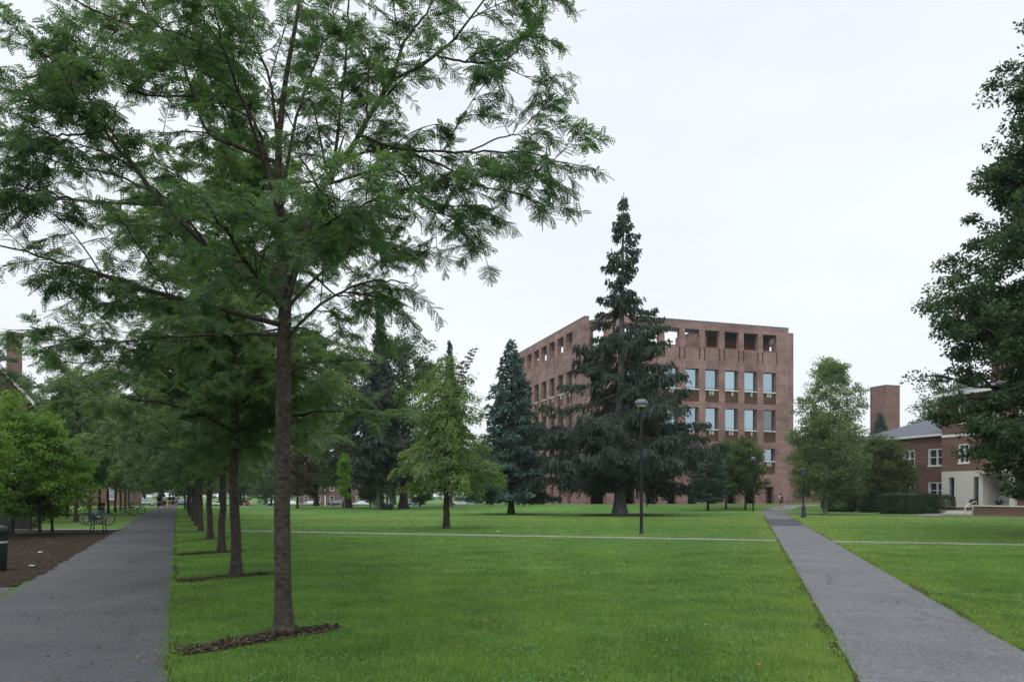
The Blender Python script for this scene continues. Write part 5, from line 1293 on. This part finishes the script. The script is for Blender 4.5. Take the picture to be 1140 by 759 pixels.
# paper scraps on the mulch
for (u, v, lab) in ((45, 615.5, 'crumpled white paper scrap on the bark mulch'), (35, 631, 'small white paper scrap near the path edge of the mulch'), (555, 592, 'white crumpled paper scrap on the lawn left of the blue spruce')):
    x, y = ground(u, v); m = MB(); gg = random.Random(int(u))
    bm = bmesh.new(); bmesh.ops.create_grid(bm, x_segments=5, y_segments=4, size=.055)
    for vv in bm.verts: vv.co.z = gg.uniform(.0, .04); vv.co.x += gg.uniform(-.02, .02)
    bm.verts.index_update(); m.raw([q.co[:] for q in bm.verts], [[q.index for q in f.verts] for f in bm.faces], False); bm.free()
    o = m.build('paper_scrap', C_W); o.location = (x, y, hz(x, y) + .02); tag(o, lab, 'litter')

# thin overcast air over the whole campus
m_, nt_, out_ = new_mat('thin_haze')
pv = N(nt_, 'ShaderNodeVolumePrincipled'); pv.inputs['Color'].default_value = (.93, .95, 1.0, 1); pv.inputs['Density'].default_value = HAZE; pv.inputs['Anisotropy'].default_value = .2
nt_.links.new(pv.outputs[0], out_.inputs['Volume'])
m = MB(); m.box(-1100, 1100, -300, 1700, -3.2, 42); hzb = m.build('haze', m_); tag(hzb, 'thin grey overcast haze over the campus', None, None, 'stuff')
#==LIGHT==
# ------------------------------------------------------------------ world, sun, camera
wd = bpy.data.worlds.new('World'); scene.world = wd; wd.use_nodes = True
nt = wd.node_tree; nt.nodes.clear()
out = nt.nodes.new('ShaderNodeOutputWorld'); bg = nt.nodes.new('ShaderNodeBackground'); bg.inputs['Strength'].default_value = 0.1
sky = nt.nodes.new('ShaderNodeTexSky'); sky.sky_type = 'NISHITA'; sky.sun_disc = False; sky.sun_elevation = R(52); sky.sun_rotation = R(200); sky.dust_density = 6; sky.air_density = 1.2
tc = nt.nodes.new('ShaderNodeTexCoord'); sep = nt.nodes.new('ShaderNodeSeparateXYZ'); nt.links.new(tc.outputs['Generated'], sep.inputs[0])
mpw = nt.nodes.new('ShaderNodeMapping'); mpw.inputs['Scale'].default_value = (1, 1, 3.2); nt.links.new(tc.outputs['Generated'], mpw.inputs['Vector'])
cl = noise(nt, mpw.outputs[0], 1.5, 5, .55)
OV = ramp(nt, sep.outputs['Z'], [(0.0, (10.1, 10.5, 11.0)), (0.35, (9.9, 10.3, 10.8)), (0.62, (10.0, 10.4, 10.9)), (0.9, (22, 22.6, 23.4))])
cv = ramp(nt, cl, [(0.3, (.90, .915, .935)), (0.7, (1.04, 1.04, 1.035))])
ov = mixc(nt, 1.0, OV, cv, 'MULTIPLY')
fin = mixc(nt, .93, sky.outputs[0], ov)
nt.links.new(fin, bg.inputs['Color']); nt.links.new(bg.outputs[0], out.inputs['Surface'])
sl = bpy.data.lights.new('overcast_sun', 'SUN'); sl.energy = 0.7; sl.angle = R(40); sl.color = (1.0, .97, .93)
so = bpy.data.objects.new('overcast_sun', sl); col.objects.link(so)
so.rotation_euler = (R(38), 0, R(-20))
cam = bpy.data.cameras.new('camera'); co = bpy.data.objects.new('camera', cam); col.objects.link(co)
cam.sensor_width = 36; cam.sensor_fit = 'HORIZONTAL'; cam.lens = F / 1140 * 36
cam.shift_y = (HORIZ - 379.5) / 1140; cam.clip_start = .1; cam.clip_end = 4000
co.location = (0, 0, EYE); co.rotation_euler = (R(90), 0, 0); scene.camera = co
scene.view_settings.view_transform = 'Standard'; scene.view_settings.look = 'None'; scene.view_settings.exposure = 0.0; scene.view_settings.gamma = 1
scene.cycles.use_denoising = True; scene.cycles.max_bounces = 6; scene.cycles.diffuse_bounces = 3; scene.cycles.transmission_bounces = 3; scene.cycles.glossy_bounces = 2
scene.cycles.use_adaptive_sampling = True; scene.cycles.adaptive_threshold = .02
scene.cycles.caustics_reflective = False; scene.cycles.caustics_refractive = False
